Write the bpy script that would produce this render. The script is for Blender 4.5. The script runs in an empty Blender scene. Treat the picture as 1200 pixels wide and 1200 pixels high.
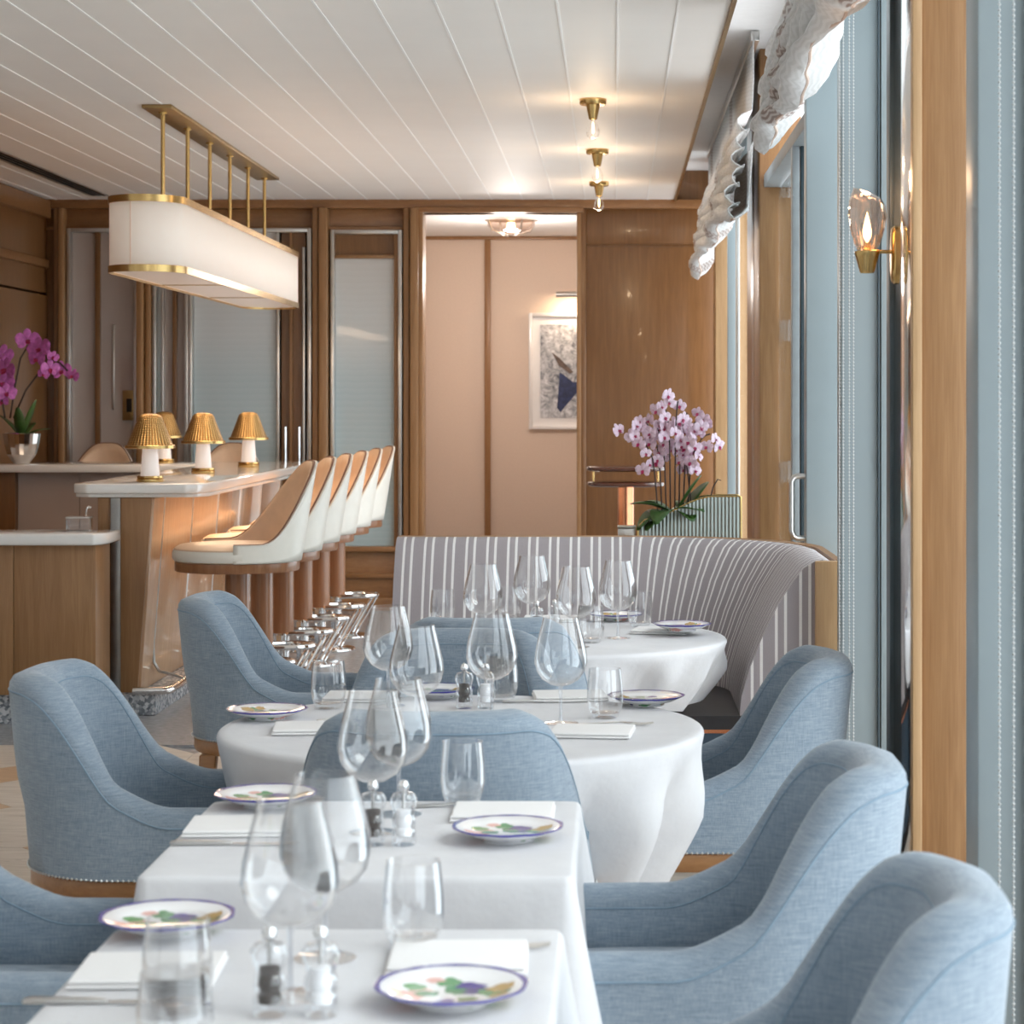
import bpy, bmesh, math, random
from mathutils import Vector, Matrix
random.seed(7)
R = math.radians
pi = math.pi
S = bpy.context.scene
COL = S.collection

# ------------------------------------------------------------------ camera, world, exposure
F, VX, VY, EYE = 2200.0, 720.0, 475.0, 1.5
FC = 2600.0; K = FC / F          # depths below are noted for F; everything is set K times deeper
STRETCH = 1.0
cam = bpy.data.cameras.new('camera'); co = bpy.data.objects.new('camera', cam); COL.objects.link(co)
co.location = (0, 0, EYE); co.rotation_euler = (R(90), 0, 0)
cam.sensor_width = 36; cam.lens = 36 * FC / 1200
cam.shift_x = -(VX - 600) / 1200; cam.shift_y = -(600 - VY) / 1200
cam.dof.use_dof = True; cam.dof.focus_distance = 7.2; cam.dof.aperture_fstop = 8.5
cam.clip_end = 200
S.camera = co
S.view_settings.view_transform = 'Standard'; S.view_settings.look = 'None'
S.view_settings.gamma = 1; S.view_settings.use_curve_mapping = False
S.view_settings.exposure = 0.06
wd = bpy.data.worlds.new('sky'); S.world = wd; wd.use_nodes = True
bg = wd.node_tree.nodes['Background']; bg.inputs[0].default_value = (0.94, 0.97, 1.0, 1); bg.inputs[1].default_value = 3.2

def lamp(kind, name, loc, power, color, size=0.1, rot=(0, 0, 0), parent=None, spot=None, sizey=None):
    l = bpy.data.lights.new(name, kind); l.energy = power; l.color = color
    if kind == 'AREA':
        l.size = size
        if sizey: l.shape = 'RECTANGLE'; l.size_y = sizey
    elif kind == 'SUN': l.angle = size
    else: l.shadow_soft_size = size
    if spot: l.spot_size = spot; l.spot_blend = 0.8
    o = bpy.data.objects.new(name, l); COL.objects.link(o); o.location = (loc[0], loc[1] * K, loc[2]); o.rotation_euler = rot
    if parent: o.parent = parent
    return o

# hazy sun far out over the water, coming through the window wall
lamp('SUN', 'sun_light', (8, -3, 6), 1.0, (1.0, 0.96, 0.9), R(30), (R(52), 0, R(62)))

def P(px, py, Y):
    return ((px - VX) * Y / F, Y, EYE - (py - VY) * Y / F)
def on(px, py, z):
    Y = (EYE - z) * F / (py - VY)
    return ((px - VX) * Y / F, Y, z)

# ------------------------------------------------------------------ materials
MATS = {}
class N:
    def __init__(s, name):
        s.m = bpy.data.materials.new(name); s.m.use_nodes = True; s.t = s.m.node_tree; s.b = s.t.nodes['Principled BSDF']; MATS[name] = s.m
    def n(s, typ, **kw):
        x = s.t.nodes.new(typ)
        for k, v in kw.items():
            if k.startswith('i_'):
                x.inputs[k[2:].replace('_', ' ')].default_value = v
            else: setattr(x, k, v)
        return x
    def l(s, a, b): s.t.links.new(a, b)
    def ramp(s, fac, stops, interp='LINEAR'):
        r = s.n('ShaderNodeValToRGB'); r.color_ramp.interpolation = interp
        e = r.color_ramp.elements
        while len(e) < len(stops): e.new(0.5)
        for q, (p, c) in zip(e, stops): q.position = p; q.color = (*c, 1)
        s.l(fac, r.inputs[0]); return r.outputs[0]
    def coords(s, scale, which='Object'):
        tc = s.n('ShaderNodeTexCoord'); mp = s.n('ShaderNodeMapping'); mp.inputs['Scale'].default_value = scale
        s.l(tc.outputs[which], mp.inputs[0]); return mp.outputs[0]
    def noise(s, vec, scale=1, detail=4, rough=0.55, dist=0):
        x = s.n('ShaderNodeTexNoise'); x.inputs['Scale'].default_value = scale; x.inputs['Detail'].default_value = detail
        x.inputs['Roughness'].default_value = rough; x.inputs['Distortion'].default_value = dist
        s.l(vec, x.inputs['Vector']); return x.outputs[0]
    def math(s, op, a, b=None):
        x = s.n('ShaderNodeMath', operation=op)
        for i, v in enumerate((a, b)):
            if v is None: continue
            if isinstance(v, (int, float)): x.inputs[i].default_value = v
            else: s.l(v, x.inputs[i])
        return x.outputs[0]
    def mix(s, fac, a, b, blend='MIX'):
        x = s.n('ShaderNodeMix', data_type='RGBA', blend_type=blend)
        for i, v in ((0, fac), (6, a), (7, b)):
            if isinstance(v, (int, float)): x.inputs[i].default_value = v
            elif isinstance(v, tuple): x.inputs[i].default_value = (*v, 1)
            else: s.l(v, x.inputs[i])
        return x.outputs[2]
    def bump(s, h, strength=0.2, dist=0.002):
        x = s.n('ShaderNodeBump'); x.inputs['Strength'].default_value = strength; x.inputs['Distance'].default_value = dist
        s.l(h, x.inputs['Height']); s.l(x.outputs[0], s.b.inputs['Normal'])

def plain(name, c, rough=0.5, metal=0.0, em=None, emc=None, var=0.06, nscale=20, coat=0, sheen=0):
    k = N(name); k.b.inputs['Roughness'].default_value = rough; k.b.inputs['Metallic'].default_value = metal
    f = k.noise(k.coords((1, 1, 1)), nscale, 3)
    k.l(k.ramp(f, [(0.3, tuple(max(0, v * (1 - var)) for v in c)), (0.7, tuple(min(1, v * (1 + var)) for v in c))]), k.b.inputs['Base Color'])
    if em: k.b.inputs['Emission Color'].default_value = (*(emc or c), 1); k.b.inputs['Emission Strength'].default_value = em
    if coat: k.b.inputs['Coat Weight'].default_value = coat; k.b.inputs['Coat Roughness'].default_value = 0.08
    if sheen: k.b.inputs['Sheen Weight'].default_value = sheen
    return k

def wood(name, a, b, rough=0.35, coat=0.0, sc=(9, 9, 0.6)):
    k = N(name); v = k.coords(sc)
    f1 = k.noise(v, 4.0, 8, 0.6, 0.6); v2 = k.coords((sc[0] * 14, sc[1] * 14, sc[2] * 5)); f2 = k.noise(v2, 2.5, 3)
    f = k.math('ADD', k.math('MULTIPLY', f1, 0.65), k.math('MULTIPLY', f2, 0.35))
    mid = tuple((x + y) / 2 for x, y in zip(a, b))
    k.l(k.ramp(f, [(0.32, b), (0.5, mid), (0.66, a)]), k.b.inputs['Base Color'])
    k.b.inputs['Roughness'].default_value = rough
    if coat: k.b.inputs['Coat Weight'].default_value = coat; k.b.inputs['Coat Roughness'].default_value = 0.05
    k.bump(f2, 0.08, 0.001); return k

wood('oak', (0.38, 0.205, 0.088), (0.255, 0.122, 0.046), 0.4, 0.05)
wood('oak_panel', (0.24, 0.115, 0.043), (0.16, 0.07, 0.023), 0.28, 0.12)
wood('oak_light', (0.54, 0.345, 0.18), (0.40, 0.235, 0.11), 0.45)
wood('oak_gloss', (0.62, 0.40, 0.24), (0.46, 0.27, 0.15), 0.22, 0.6)
wood('teak', (0.36, 0.165, 0.075), (0.24, 0.095, 0.04), 0.3, 0.3)
wood('mahogany', (0.10, 0.03, 0.015), (0.05, 0.015, 0.008), 0.2, 0.5, (3, 9, 9))
wood('trim_wood', (0.34, 0.165, 0.064), (0.225, 0.1, 0.034), 0.35, 0.1, (1, 9, 9))
plain('ceiling_board', (0.93, 0.885, 0.835), 0.55, var=0.015, nscale=2)
plain('white_bead', (0.98, 0.96, 0.93), 0.5, var=0.01)
plain('plaster', (0.84, 0.83, 0.82), 0.7, var=0.02)
plain('peach', (0.80, 0.655, 0.545), 0.75, var=0.02, nscale=60)
plain('blue_paint', (0.275, 0.325, 0.343), 0.38, var=0.02, nscale=3)
plain('blue_dark', (0.05, 0.075, 0.09), 0.4)
plain('seal_grey', (0.33, 0.35, 0.36), 0.5)
plain('brass', (0.62, 0.42, 0.17), 0.25, 1.0, var=0.1, nscale=8)
plain('brass_dark', (0.40, 0.27, 0.12), 0.35, 1.0, var=0.12)
plain('chrome', (0.78, 0.78, 0.78), 0.09, 1.0, var=0.02)
plain('steel', (0.62, 0.61, 0.59), 0.28, 1.0, var=0.04)
plain('channel_steel', (0.34, 0.33, 0.32), 0.4, 1.0)
plain('copper', (0.70, 0.30, 0.16), 0.2, 1.0)
plain('marble', (0.86, 0.85, 0.83), 0.1, var=0.02, nscale=4, coat=0.6)
plain('leather_cream', (0.84, 0.80, 0.72), 0.4, var=0.02)
plain('leather_tan', (0.74, 0.52, 0.35), 0.42, var=0.04)
plain('hem_tan', (0.62, 0.47, 0.39), 0.6)
plain('piping_brown', (0.22, 0.10, 0.06), 0.5)
plain('leather_black', (0.022, 0.021, 0.024), 0.38, var=0.2)
plain('teal_panel', (0.03, 0.055, 0.085), 0.5)
plain('lamp_white', (0.90, 0.86, 0.84), 0.35, em=0.22, emc=(1, 0.82, 0.72), var=0.01)
plain('shade_fabric', (0.93, 0.85, 0.77), 0.8, em=0.14, emc=(1.0, 0.74, 0.58), var=0.01)
plain('diffuser', (0.90, 0.83, 0.78), 0.25, em=0.10, emc=(1, 0.8, 0.68), var=0.01)
plain('bulb_glow', (1, 0.8, 0.5), 0.4, em=9.0, emc=(1.0, 0.62, 0.28), var=0.0)
plain('ceramic', (0.86, 0.86, 0.87), 0.15, var=0.01, coat=0.5)
plain('linen_fold', (0.82, 0.81, 0.805), 0.8, var=0.015, nscale=300)
plain('pepper', (0.035, 0.022, 0.016), 0.8, var=0.6, nscale=300)
plain('salt', (0.92, 0.92, 0.93), 0.7, var=0.02)
plain('stem_dark', (0.055, 0.035, 0.03), 0.6)
plain('leaf', (0.045, 0.105, 0.022), 0.35, var=0.35, nscale=12)
plain('petal_pink', (0.84, 0.63, 0.74), 0.55, var=0.2, nscale=60)
plain('petal_magenta', (0.62, 0.17, 0.56), 0.5, var=0.25, nscale=40)
plain('lip', (0.42, 0.03, 0.11), 0.5)
plain('pearl', (0.52, 0.53, 0.53), 0.35, 0.2, var=0.02)
plain('slot_black', (0.012, 0.010, 0.010), 0.7)
plain('art_mat', (0.86, 0.87, 0.89), 0.6, var=0.01)
plain('navy', (0.03, 0.045, 0.12), 0.6, var=0.4, nscale=25)
plain('art_brown', (0.12, 0.09, 0.08), 0.6, var=0.4, nscale=30)
plain('soil', (0.05, 0.03, 0.015), 0.9, var=0.5)
plain('taupe_glass', (0.47, 0.39, 0.345), 0.14, var=0.05, nscale=2, coat=0.6)

# heathered blue linen
k = N('blue_linen')
h1 = k.noise(k.coords((10, 10, 170)), 3, 3, 0.6); h2 = k.noise(k.coords((190, 190, 9)), 3, 3, 0.6); h3 = k.noise(k.coords((1, 1, 1)), 4, 3)
f = k.math('ADD', k.math('ADD', k.math('MULTIPLY', h1, 0.45), k.math('MULTIPLY', h2, 0.40)), k.math('MULTIPLY', h3, 0.15))
k.l(k.ramp(f, [(0.36, (0.135, 0.182, 0.235)), (0.5, (0.218, 0.273, 0.332)), (0.64, (0.305, 0.358, 0.41))]), k.b.inputs['Base Color'])
k.b.inputs['Roughness'].default_value = 0.85; k.b.inputs['Sheen Weight'].default_value = 0.25; k.bump(f, 0.25, 0.002)
plain('blue_piping', (0.19, 0.27, 0.345), 0.85, var=0.1)
# table linen
k = N('tablecloth'); v = k.coords((1, 1, 1)); f = k.noise(v, 9, 4); g = k.noise(v, 700, 2)
k.b.inputs['Base Color'].default_value = (0.885, 0.88, 0.885, 1); k.b.inputs['Roughness'].default_value = 0.85
k.l(k.ramp(f, [(0.3, (0.63, 0.63, 0.65)), (0.7, (0.68, 0.68, 0.695))]), k.b.inputs['Base Color'])
k.bump(k.math('ADD', k.math('MULTIPLY', f, 1.0), k.math('MULTIPLY', g, 0.05)), 0.25, 0.02)
# striped upholstery: u runs along the seat back in metres
k = N('stripe_fabric'); tc = k.n('ShaderNodeTexCoord'); sp = k.n('ShaderNodeSeparateXYZ'); k.l(tc.outputs['UV'], sp.inputs[0])
u = k.math('FRACT', k.math('DIVIDE', sp.outputs[0], 0.078))
st = k.ramp(u, [(0.0, (0.385, 0.345, 0.36)), (0.36, (0.88, 0.85, 0.84)), (0.48, (0.385, 0.345, 0.36)), (0.60, (0.40, 0.36, 0.375)), (0.74, (0.88, 0.85, 0.84)), (0.86, (0.385, 0.345, 0.36))], 'CONSTANT')
w = k.noise(k.coords((120, 120, 120)), 3, 3)
k.l(k.mix(0.3, st, k.ramp(w, [(0.3, (0.45, 0.45, 0.46)), (0.7, (0.9, 0.88, 0.87))]), 'MULTIPLY'), k.b.inputs['Base Color'])
k.b.inputs['Roughness'].default_value = 0.85; k.bump(w, 0.2, 0.002)
# blind cloth: white with pale wavy lines and brown waves near the ends
k = N('blind_cloth'); tc = k.n('ShaderNodeTexCoord'); sp = k.n('ShaderNodeSeparateXYZ'); k.l(tc.outputs['UV'], sp.inputs[0])
nz = k.noise(k.coords((9, 9, 9)), 1.5, 2)
ph = k.math('ADD', k.math('MULTIPLY', sp.outputs[1], 330.0), k.math('ADD', k.math('MULTIPLY', k.math('SINE', k.math('MULTIPLY', sp.outputs[0], 46.0)), 1.6), k.math('MULTIPLY', nz, 5.0)))
wv = k.math('ADD', k.math('MULTIPLY', k.math('SINE', ph), 0.5), 0.5)
pale = k.ramp(wv, [(0.2, (0.80, 0.795, 0.78)), (0.75, (0.93, 0.925, 0.92))])
brown = k.ramp(wv, [(0.35, (0.36, 0.25, 0.21)), (0.65, (0.78, 0.73, 0.70))])
blotch = k.math('SINE', k.math('ADD', k.math('MULTIPLY', sp.outputs[0], 3.1), 1.2))
k.l(k.mix(k.ramp(blotch, [(0.90, (0, 0, 0)), (0.94, (1, 1, 1))]), pale, brown), k.b.inputs['Base Color'])
k.b.inputs['Roughness'].default_value = 0.8
tl = k.n('ShaderNodeBsdfTranslucent'); tl.inputs[0].default_value = (0.9, 0.9, 0.9, 1); mx = k.n('ShaderNodeMixShader'); mx.inputs[0].default_value = 0.3
out = k.t.nodes['Material Output']; k.l(k.b.outputs[0], mx.inputs[1]); k.l(tl.outputs[0], mx.inputs[2]); k.l(mx.outputs[0], out.inputs[0])

def glassmat(name, tint=(0.985, 0.99, 0.99), base=0.025, edge=0.85, power=3.0, rough=0.0, refl=(1, 1, 1)):
    k = N(name); lw = k.n('ShaderNodeLayerWeight'); lw.inputs[0].default_value = 0.5
    f = k.math('ADD', k.math('MULTIPLY', k.math('POWER', lw.outputs['Facing'], power), edge), base)
    t = k.n('ShaderNodeBsdfTransparent'); t.inputs[0].default_value = (*tint, 1)
    g = k.n('ShaderNodeBsdfGlossy'); g.inputs[0].default_value = (*refl, 1); g.inputs['Roughness'].default_value = rough
    m = k.n('ShaderNodeMixShader'); k.l(f, m.inputs[0]); k.l(t.outputs[0], m.inputs[1]); k.l(g.outputs[0], m.inputs[2])
    k.l(m.outputs[0], k.t.nodes['Material Output'].inputs[0]); return k
glassmat('clear_glass', (0.988, 0.99, 0.992), 0.055, 0.8, 2.4)
glassmat('stem_glass', (0.88, 0.89, 0.91), 0.2, 0.7, 1.6)
glassmat('thick_glass', (0.94, 0.95, 0.96), 0.08, 0.75, 1.6)
glassmat('window_glass', (0.93, 0.96, 0.97), 0.04, 0.8, 4.0)
glassmat('tulip_glass', (0.95, 0.86, 0.80), 0.08, 0.7, 1.8)
glassmat('door_glass', (0.80, 0.86, 0.88), 0.10, 0.8, 3.0)
# etched pale glass of the room divider, sky reflection painted in as a height gradient
k = N('etched_glass'); v = k.coords((14, 1, 0.5)); f = k.noise(v, 2, 4); sp = k.n('ShaderNodeSeparateXYZ'); tc = k.n('ShaderNodeTexCoord'); k.l(tc.outputs['Object'], sp.inputs[0])
wv = k.math('FRACT', k.math('ADD', k.math('MULTIPLY', sp.outputs[2], 22.0), k.math('MULTIPLY', f, 0.6)))
zz = k.math('MULTIPLY', k.math('SUBTRACT', sp.outputs[2], 0.5), 0.46)
sky_grad = k.ramp(zz, [(0.0, (0.40, 0.53, 0.57)), (0.55, (0.47, 0.56, 0.585)), (0.7, (0.60, 0.63, 0.63)), (1.0, (0.68, 0.66, 0.63))])
k.l(k.mix(k.math('MULTIPLY', wv, 0.10), sky_grad, (0.85, 0.87, 0.88)), k.b.inputs['Base Color'])
k.b.inputs['Roughness'].default_value = 0.18; k.b.inputs['Coat Weight'].default_value = 0.5
# ribbed mirror (planter), gold weave (shades), terrazzo, travertine, art print
k = N('fluted_mirror'); k.b.inputs['Base Color'].default_value = (0.36, 0.37, 0.34, 1); k.b.inputs['Metallic'].default_value = 1.0; k.b.inputs['Roughness'].default_value = 0.38
k = N('gold_weave'); k.b.inputs['Metallic'].default_value = 0.9; k.b.inputs['Roughness'].default_value = 0.32
tc = k.n('ShaderNodeTexCoord'); sp = k.n('ShaderNodeSeparateXYZ'); k.l(tc.outputs['UV'], sp.inputs[0])
a = k.math('SINE', k.math('MULTIPLY', k.math('ADD', sp.outputs[0], sp.outputs[1]), 62.83)); b = k.math('SINE', k.math('MULTIPLY', k.math('SUBTRACT', sp.outputs[0], sp.outputs[1]), 62.83))
ab = k.math('MULTIPLY', a, b)
k.l(k.ramp(ab, [(0.0, (0.30, 0.16, 0.05)), (0.5, (0.68, 0.44, 0.16)), (0.8, (0.85, 0.62, 0.30))]), k.b.inputs['Base Color']); k.bump(ab, 0.5, 0.004)
k = N('terrazzo'); v = k.coords((1, 1, 1)); vo = k.n('ShaderNodeTexVoronoi'); vo.inputs['Scale'].default_value = 70; k.l(v, vo.inputs['Vector'])
sh = k.n('ShaderNodeSeparateColor'); k.l(vo.outputs['Color'], sh.inputs[0])
k.l(k.ramp(sh.outputs[0], [(0.0, (0.10, 0.115, 0.14)), (0.35, (0.22, 0.24, 0.27)), (0.65, (0.42, 0.44, 0.47)), (0.85, (0.62, 0.63, 0.65))]), k.b.inputs['Base Color']); k.b.inputs['Roughness'].default_value = 0.25
k = N('grey_stone'); v = k.coords((1, 1, 1)); f = k.noise(v, 30, 5)
k.l(k.ramp(f, [(0.3, (0.25, 0.255, 0.27)), (0.7, (0.40, 0.40, 0.41))]), k.b.inputs['Base Color']); k.b.inputs['Roughness'].default_value = 0.22
for nm, c1, c2 in (('travertine', (0.70, 0.62, 0.54), (0.54, 0.46, 0.385)), ('tan_stone', (0.60, 0.40, 0.25), (0.50, 0.315, 0.185))):
    k = N(nm); f = k.noise(k.coords((1.5, 9, 1)), 3, 6, 0.6, 0.4); g = k.noise(k.coords((5, 22, 1)), 2, 3)
    c = k.ramp(f, [(0.3, c2), (0.65, c1)]); k.l(k.mix(k.ramp(g, [(0.26, (1, 1, 1)), (0.33, (0, 0, 0))]), c, tuple(x * 0.45 for x in c2)), k.b.inputs['Base Color']); k.b.inputs['Roughness'].default_value = 0.4
k = N('art_print'); f = k.noise(k.coords((1, 1, 1)), 16, 8, 0.75, 1.0); g = k.noise(k.coords((1, 1, 1)), 3, 3)
k.l(k.ramp(k.math('ADD', k.math('MULTIPLY', f, 0.75), k.math('MULTIPLY', g, 0.25)), [(0.38, (0.10, 0.11, 0.13)), (0.5, (0.42, 0.44, 0.48)), (0.62, (0.78, 0.80, 0.84))]), k.b.inputs['Base Color']); k.b.inputs['Roughness'].default_value = 0.12
# painted plate
k = N('painted_plate'); tc = k.n('ShaderNodeTexCoord'); nz = k.n('ShaderNodeTexNoise'); nz.inputs['Scale'].default_value = 55; k.l(tc.outputs['Object'], nz.inputs['Vector'])
vm = k.n('ShaderNodeVectorMath', operation='SCALE'); vm.inputs['Scale'].default_value = 0.022; sb = k.n('ShaderNodeVectorMath', operation='SUBTRACT'); sb.inputs[1].default_value = (0.5, 0.5, 0.5)
k.l(nz.outputs['Color'], sb.inputs[0]); k.l(sb.outputs[0], vm.inputs[0]); ad = k.n('ShaderNodeVectorMath', operation='ADD'); k.l(tc.outputs['Object'], ad.inputs[0]); k.l(vm.outputs[0], ad.inputs[1])
col = None; cur = (0.86, 0.86, 0.87)
for (x, y, r, c) in [(-.055, -.012, .017, (.80, .42, .38)), (-.040, .008, .013, (.85, .52, .45)), (-.030, -.006, .011, (.06, .25, .09)), (-.045, .026, .010, (.10, .30, .10)),
                     (.012, .010, .016, (.07, .27, .12)), (.034, .004, .014, (.05, .04, .22)), (.026, .026, .013, (.08, .05, .28)), (.052, -.008, .014, (.10, .30, .12)), (.064, .008, .013, (.50, .33, .12)), (.058, -.026, .010, (.55, .36, .14)),
                     (0.0, .045, .012, (.12, .32, .14)), (-.01, -.045, .010, (.12, .12, .42)), (.02, -.035, .010, (.13, .30, .12)), (-.02, .055, .008, (.75, .45, .4))]:
    d = k.n('ShaderNodeVectorMath', operation='DISTANCE'); k.l(ad.outputs[0], d.inputs[0]); d.inputs[1].default_value = (x, y, 0.018)
    cur = k.mix(k.math('LESS_THAN', d.outputs['Value'], r * 1.35), cur, c)
sp = k.n('ShaderNodeSeparateXYZ'); k.l(tc.outputs['Object'], sp.inputs[0])
rr = k.math('SQRT', k.math('ADD', k.math('POWER', sp.outputs[0], 2), k.math('POWER', sp.outputs[1], 2)))
cur = k.mix(k.math('GREATER_THAN', rr, 0.0895), cur, (0.055, 0.05, 0.33))
k.l(cur, k.b.inputs['Base Color']); k.b.inputs['Roughness'].default_value = 0.12; k.b.inputs['Coat Weight'].default_value = 0.5
M = MATS

# ------------------------------------------------------------------ builders
class MB:
    def __init__(s): s.v = []; s.f = []; s.uv = {}; s.mi = []
    def add(s, vs, fs, mi=0):
        o = len(s.v); s.v += [tuple(q) for q in vs]; s.f += [tuple(i + o for i in q) for q in fs]; s.mi += [mi] * len(fs); return s
    def box(s, x0, x1, y0, y1, z0, z1):
        return s.add([(x0, y0, z0), (x1, y0, z0), (x1, y1, z0), (x0, y1, z0), (x0, y0, z1), (x1, y0, z1), (x1, y1, z1), (x0, y1, z1)],
                     [(0, 3, 2, 1), (4, 5, 6, 7), (0, 1, 5, 4), (1, 2, 6, 5), (2, 3, 7, 6), (3, 0, 4, 7)])
    def lathe(s, prof, n=24, cx=0, cy=0, cz=0, close=True, a0=0, a1=2 * pi):
        vs = []; full = abs(a1 - a0 - 2 * pi) < 1e-6; m = n if full else n + 1
        for r, z in prof:
            for i in range(m):
                a = a0 + (a1 - a0) * i / n; vs.append((cx + r * math.cos(a), cy + r * math.sin(a), cz + z))
        fs = []
        for j in range(len(prof) - 1):
            for i in range(n):
                i2 = (i + 1) % m; fs.append((j * m + i, j * m + i2, (j + 1) * m + i2, (j + 1) * m + i))
        if close and full:
            if prof[0][0] > 1e-5: fs.append(tuple(reversed(range(m))))
            if prof[-1][0] > 1e-5: fs.append(tuple((len(prof) - 1) * m + i for i in range(m)))
        return s.add(vs, fs)
    def tube(s, pts, r, n=8, cap=True):
        pts = [Vector(p) for p in pts]; vs = []; rs = r if isinstance(r, (list, tuple)) else [r] * len(pts)
        up = Vector((0, 0, 1)); prev = None
        for i, p in enumerate(pts):
            t = (pts[min(i + 1, len(pts) - 1)] - pts[max(i - 1, 0)]).normalized()
            if prev is None:
                a = t.cross(up) if abs(t.z) < 0.95 else t.cross(Vector((1, 0, 0)))
            else: a = prev - t * prev.dot(t)
            a.normalize(); prev = a; b = t.cross(a)
            for q in range(n):
                g = 2 * pi * q / n; vs.append(p + (a * math.cos(g) + b * math.sin(g)) * rs[i])
        fs = [(j * n + q, j * n + (q + 1) % n, (j + 1) * n + (q + 1) % n, (j + 1) * n + q) for j in range(len(pts) - 1) for q in range(n)]
        if cap: fs += [tuple(reversed(range(n))), tuple((len(pts) - 1) * n + q for q in range(n))]
        return s.add(vs, fs)
    def loops(s, rings, cap0=False, cap1=False, closed=True):
        n = len(rings[0]); vs = [p for r in rings for p in r]; fs = []
        for j in range(len(rings) - 1):
            for i in range(n if closed else n - 1):
                i2 = (i + 1) % n; fs.append((j * n + i, j * n + i2, (j + 1) * n + i2, (j + 1) * n + i))
        if cap0: fs.append(tuple(reversed(range(n))))
        if cap1: fs.append(tuple((len(rings) - 1) * n + i for i in range(n)))
        return s.add(vs, fs)
    def prism(s, poly, z0, z1):
        return s.loops([[(x, y, z0) for x, y in poly], [(x, y, z1) for x, y in poly]], True, True)
    def build(s, name, mat, parent=None, smooth=False, bevel=0, seg=2, uvs=None, angle=40):
        me = bpy.data.meshes.new(name); me.from_pydata([(x, y * STRETCH, z) for x, y, z in s.v], [], s.f)
        for m in (mat if isinstance(mat, list) else [mat]): me.materials.append(M[m])
        if isinstance(mat, list):
            for p, i in zip(me.polygons, s.mi): p.material_index = i
        if uvs:
            ul = me.uv_layers.new(name='UVMap')
            for lp in me.loops: ul.data[lp.index].uv = uvs[lp.vertex_index]
        bm = bmesh.new(); bm.from_mesh(me); bmesh.ops.recalc_face_normals(bm, faces=bm.faces[:])
        if bevel:
            es = [e for e in bm.edges if len(e.link_faces) == 2 and e.calc_face_angle(0) > 0.5]
            bmesh.ops.bevel(bm, geom=es, offset=bevel, segments=seg, profile=0.5, affect='EDGES', clamp_overlap=True)
        bm.to_mesh(me); bm.free()
        if smooth or bevel:
            for p in me.polygons: p.use_smooth = True
            me.set_sharp_from_angle(angle=R(angle))
        o = bpy.data.objects.new(name, me); COL.objects.link(o)
        if parent: o.parent = parent
        return o
def box(name, mat, parent, x0, x1, y0, y1, z0, z1, bevel=0.0):
    return MB().box(x0, x1, y0, y1, z0, z1).build(name, mat, parent, bevel=bevel)
def tag(o, label, cat, group=None):
    o['label'] = label; o['category'] = cat
    if group: o['group'] = group
    return o
def thing(name, label, cat, loc=(0, 0, 0), rz=0, group=None):
    o = bpy.data.objects.new(name, None); COL.objects.link(o); o.location = (loc[0], loc[1] * K, loc[2]); o.rotation_euler = (0, 0, rz); o.empty_display_size = 0.1
    return tag(o, label, cat, group)
def struct(name, label=None):
    o = bpy.data.objects.new(name, None); COL.objects.link(o); o['kind'] = 'structure'
    if label: o['label'] = label
    return o
def copy_tree(o, parent=None):
    c = o.copy(); COL.objects.link(c); c.parent = parent
    for ch in list(o.children): copy_tree(ch, c)
    return c
class Maker:
    """first call hands out the original, later calls hand out copies"""
    def __init__(s, root): s.root = root; s.used = False
    def __call__(s, loc, rz=0, label=None, group=None, scale=None):
        o = s.root if not s.used else copy_tree(s.root); first = not s.used; s.used = True
        o.location = (loc[0], loc[1] * K, loc[2]); o.rotation_euler = (0, 0, rz)
        if label: o['label'] = label
        if group: o['group'] = group
        return o
def sst(a, b, x):
    t = min(1, max(0, (x - a) / (b - a))); return t * t * (3 - 2 * t)

# ------------------------------------------------------------------ the setting
WY = 13.75            # divider wall at the far end
STRETCH = K
XW = 0.70             # inner face of the window posts
CZ = 3.0
# floor
fl = struct('floor', 'pale travertine floor with tan diamond inlays and grey stone by the bar')
box('subfloor', 'grey_stone', fl, -4.7, 1.2, -2.6, 17.2, -0.10, -0.012)
box('bar_floor_slab', 'grey_stone', fl, -4.7, 1.2, 8.29, 17.2, -0.011, 0.0)
pitch = 0.64; hd = 0.20; g = 0.0015
octp = [(-pitch/2 + hd, -pitch/2 + g), (pitch/2 - hd, -pitch/2 + g), (pitch/2 - g, -pitch/2 + hd), (pitch/2 - g, pitch/2 - hd), (pitch/2 - hd, pitch/2 - g), (-pitch/2 + hd, pitch/2 - g), (-pitch/2 + g, pitch/2 - hd), (-pitch/2 + g, -pitch/2 + hd)]
t0 = MB().prism(octp, -0.011, 0.0).build('stone_tile', 'travertine', fl); d0 = MB().prism([(hd - 0.002, 0), (0, hd - 0.002), (-hd + 0.002, 0), (0, -hd + 0.002)], -0.011, 0.0).build('diamond_tile', 'tan_stone', fl)
ft = fd = True
for j in range(11):
    for i in range(9):
        cx = -4.05 + i * pitch; cy = 8.29 - pitch / 2 - j * pitch
        o = t0 if ft else t0.copy()
        if not ft: COL.objects.link(o)
        ft = False; o.location = (cx, cy * K, 0)
        o = d0 if fd else d0.copy()
        if not fd: COL.objects.link(o)
        fd = False; o.location = (cx + pitch / 2, (cy - pitch / 2) * K, 0)
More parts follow.
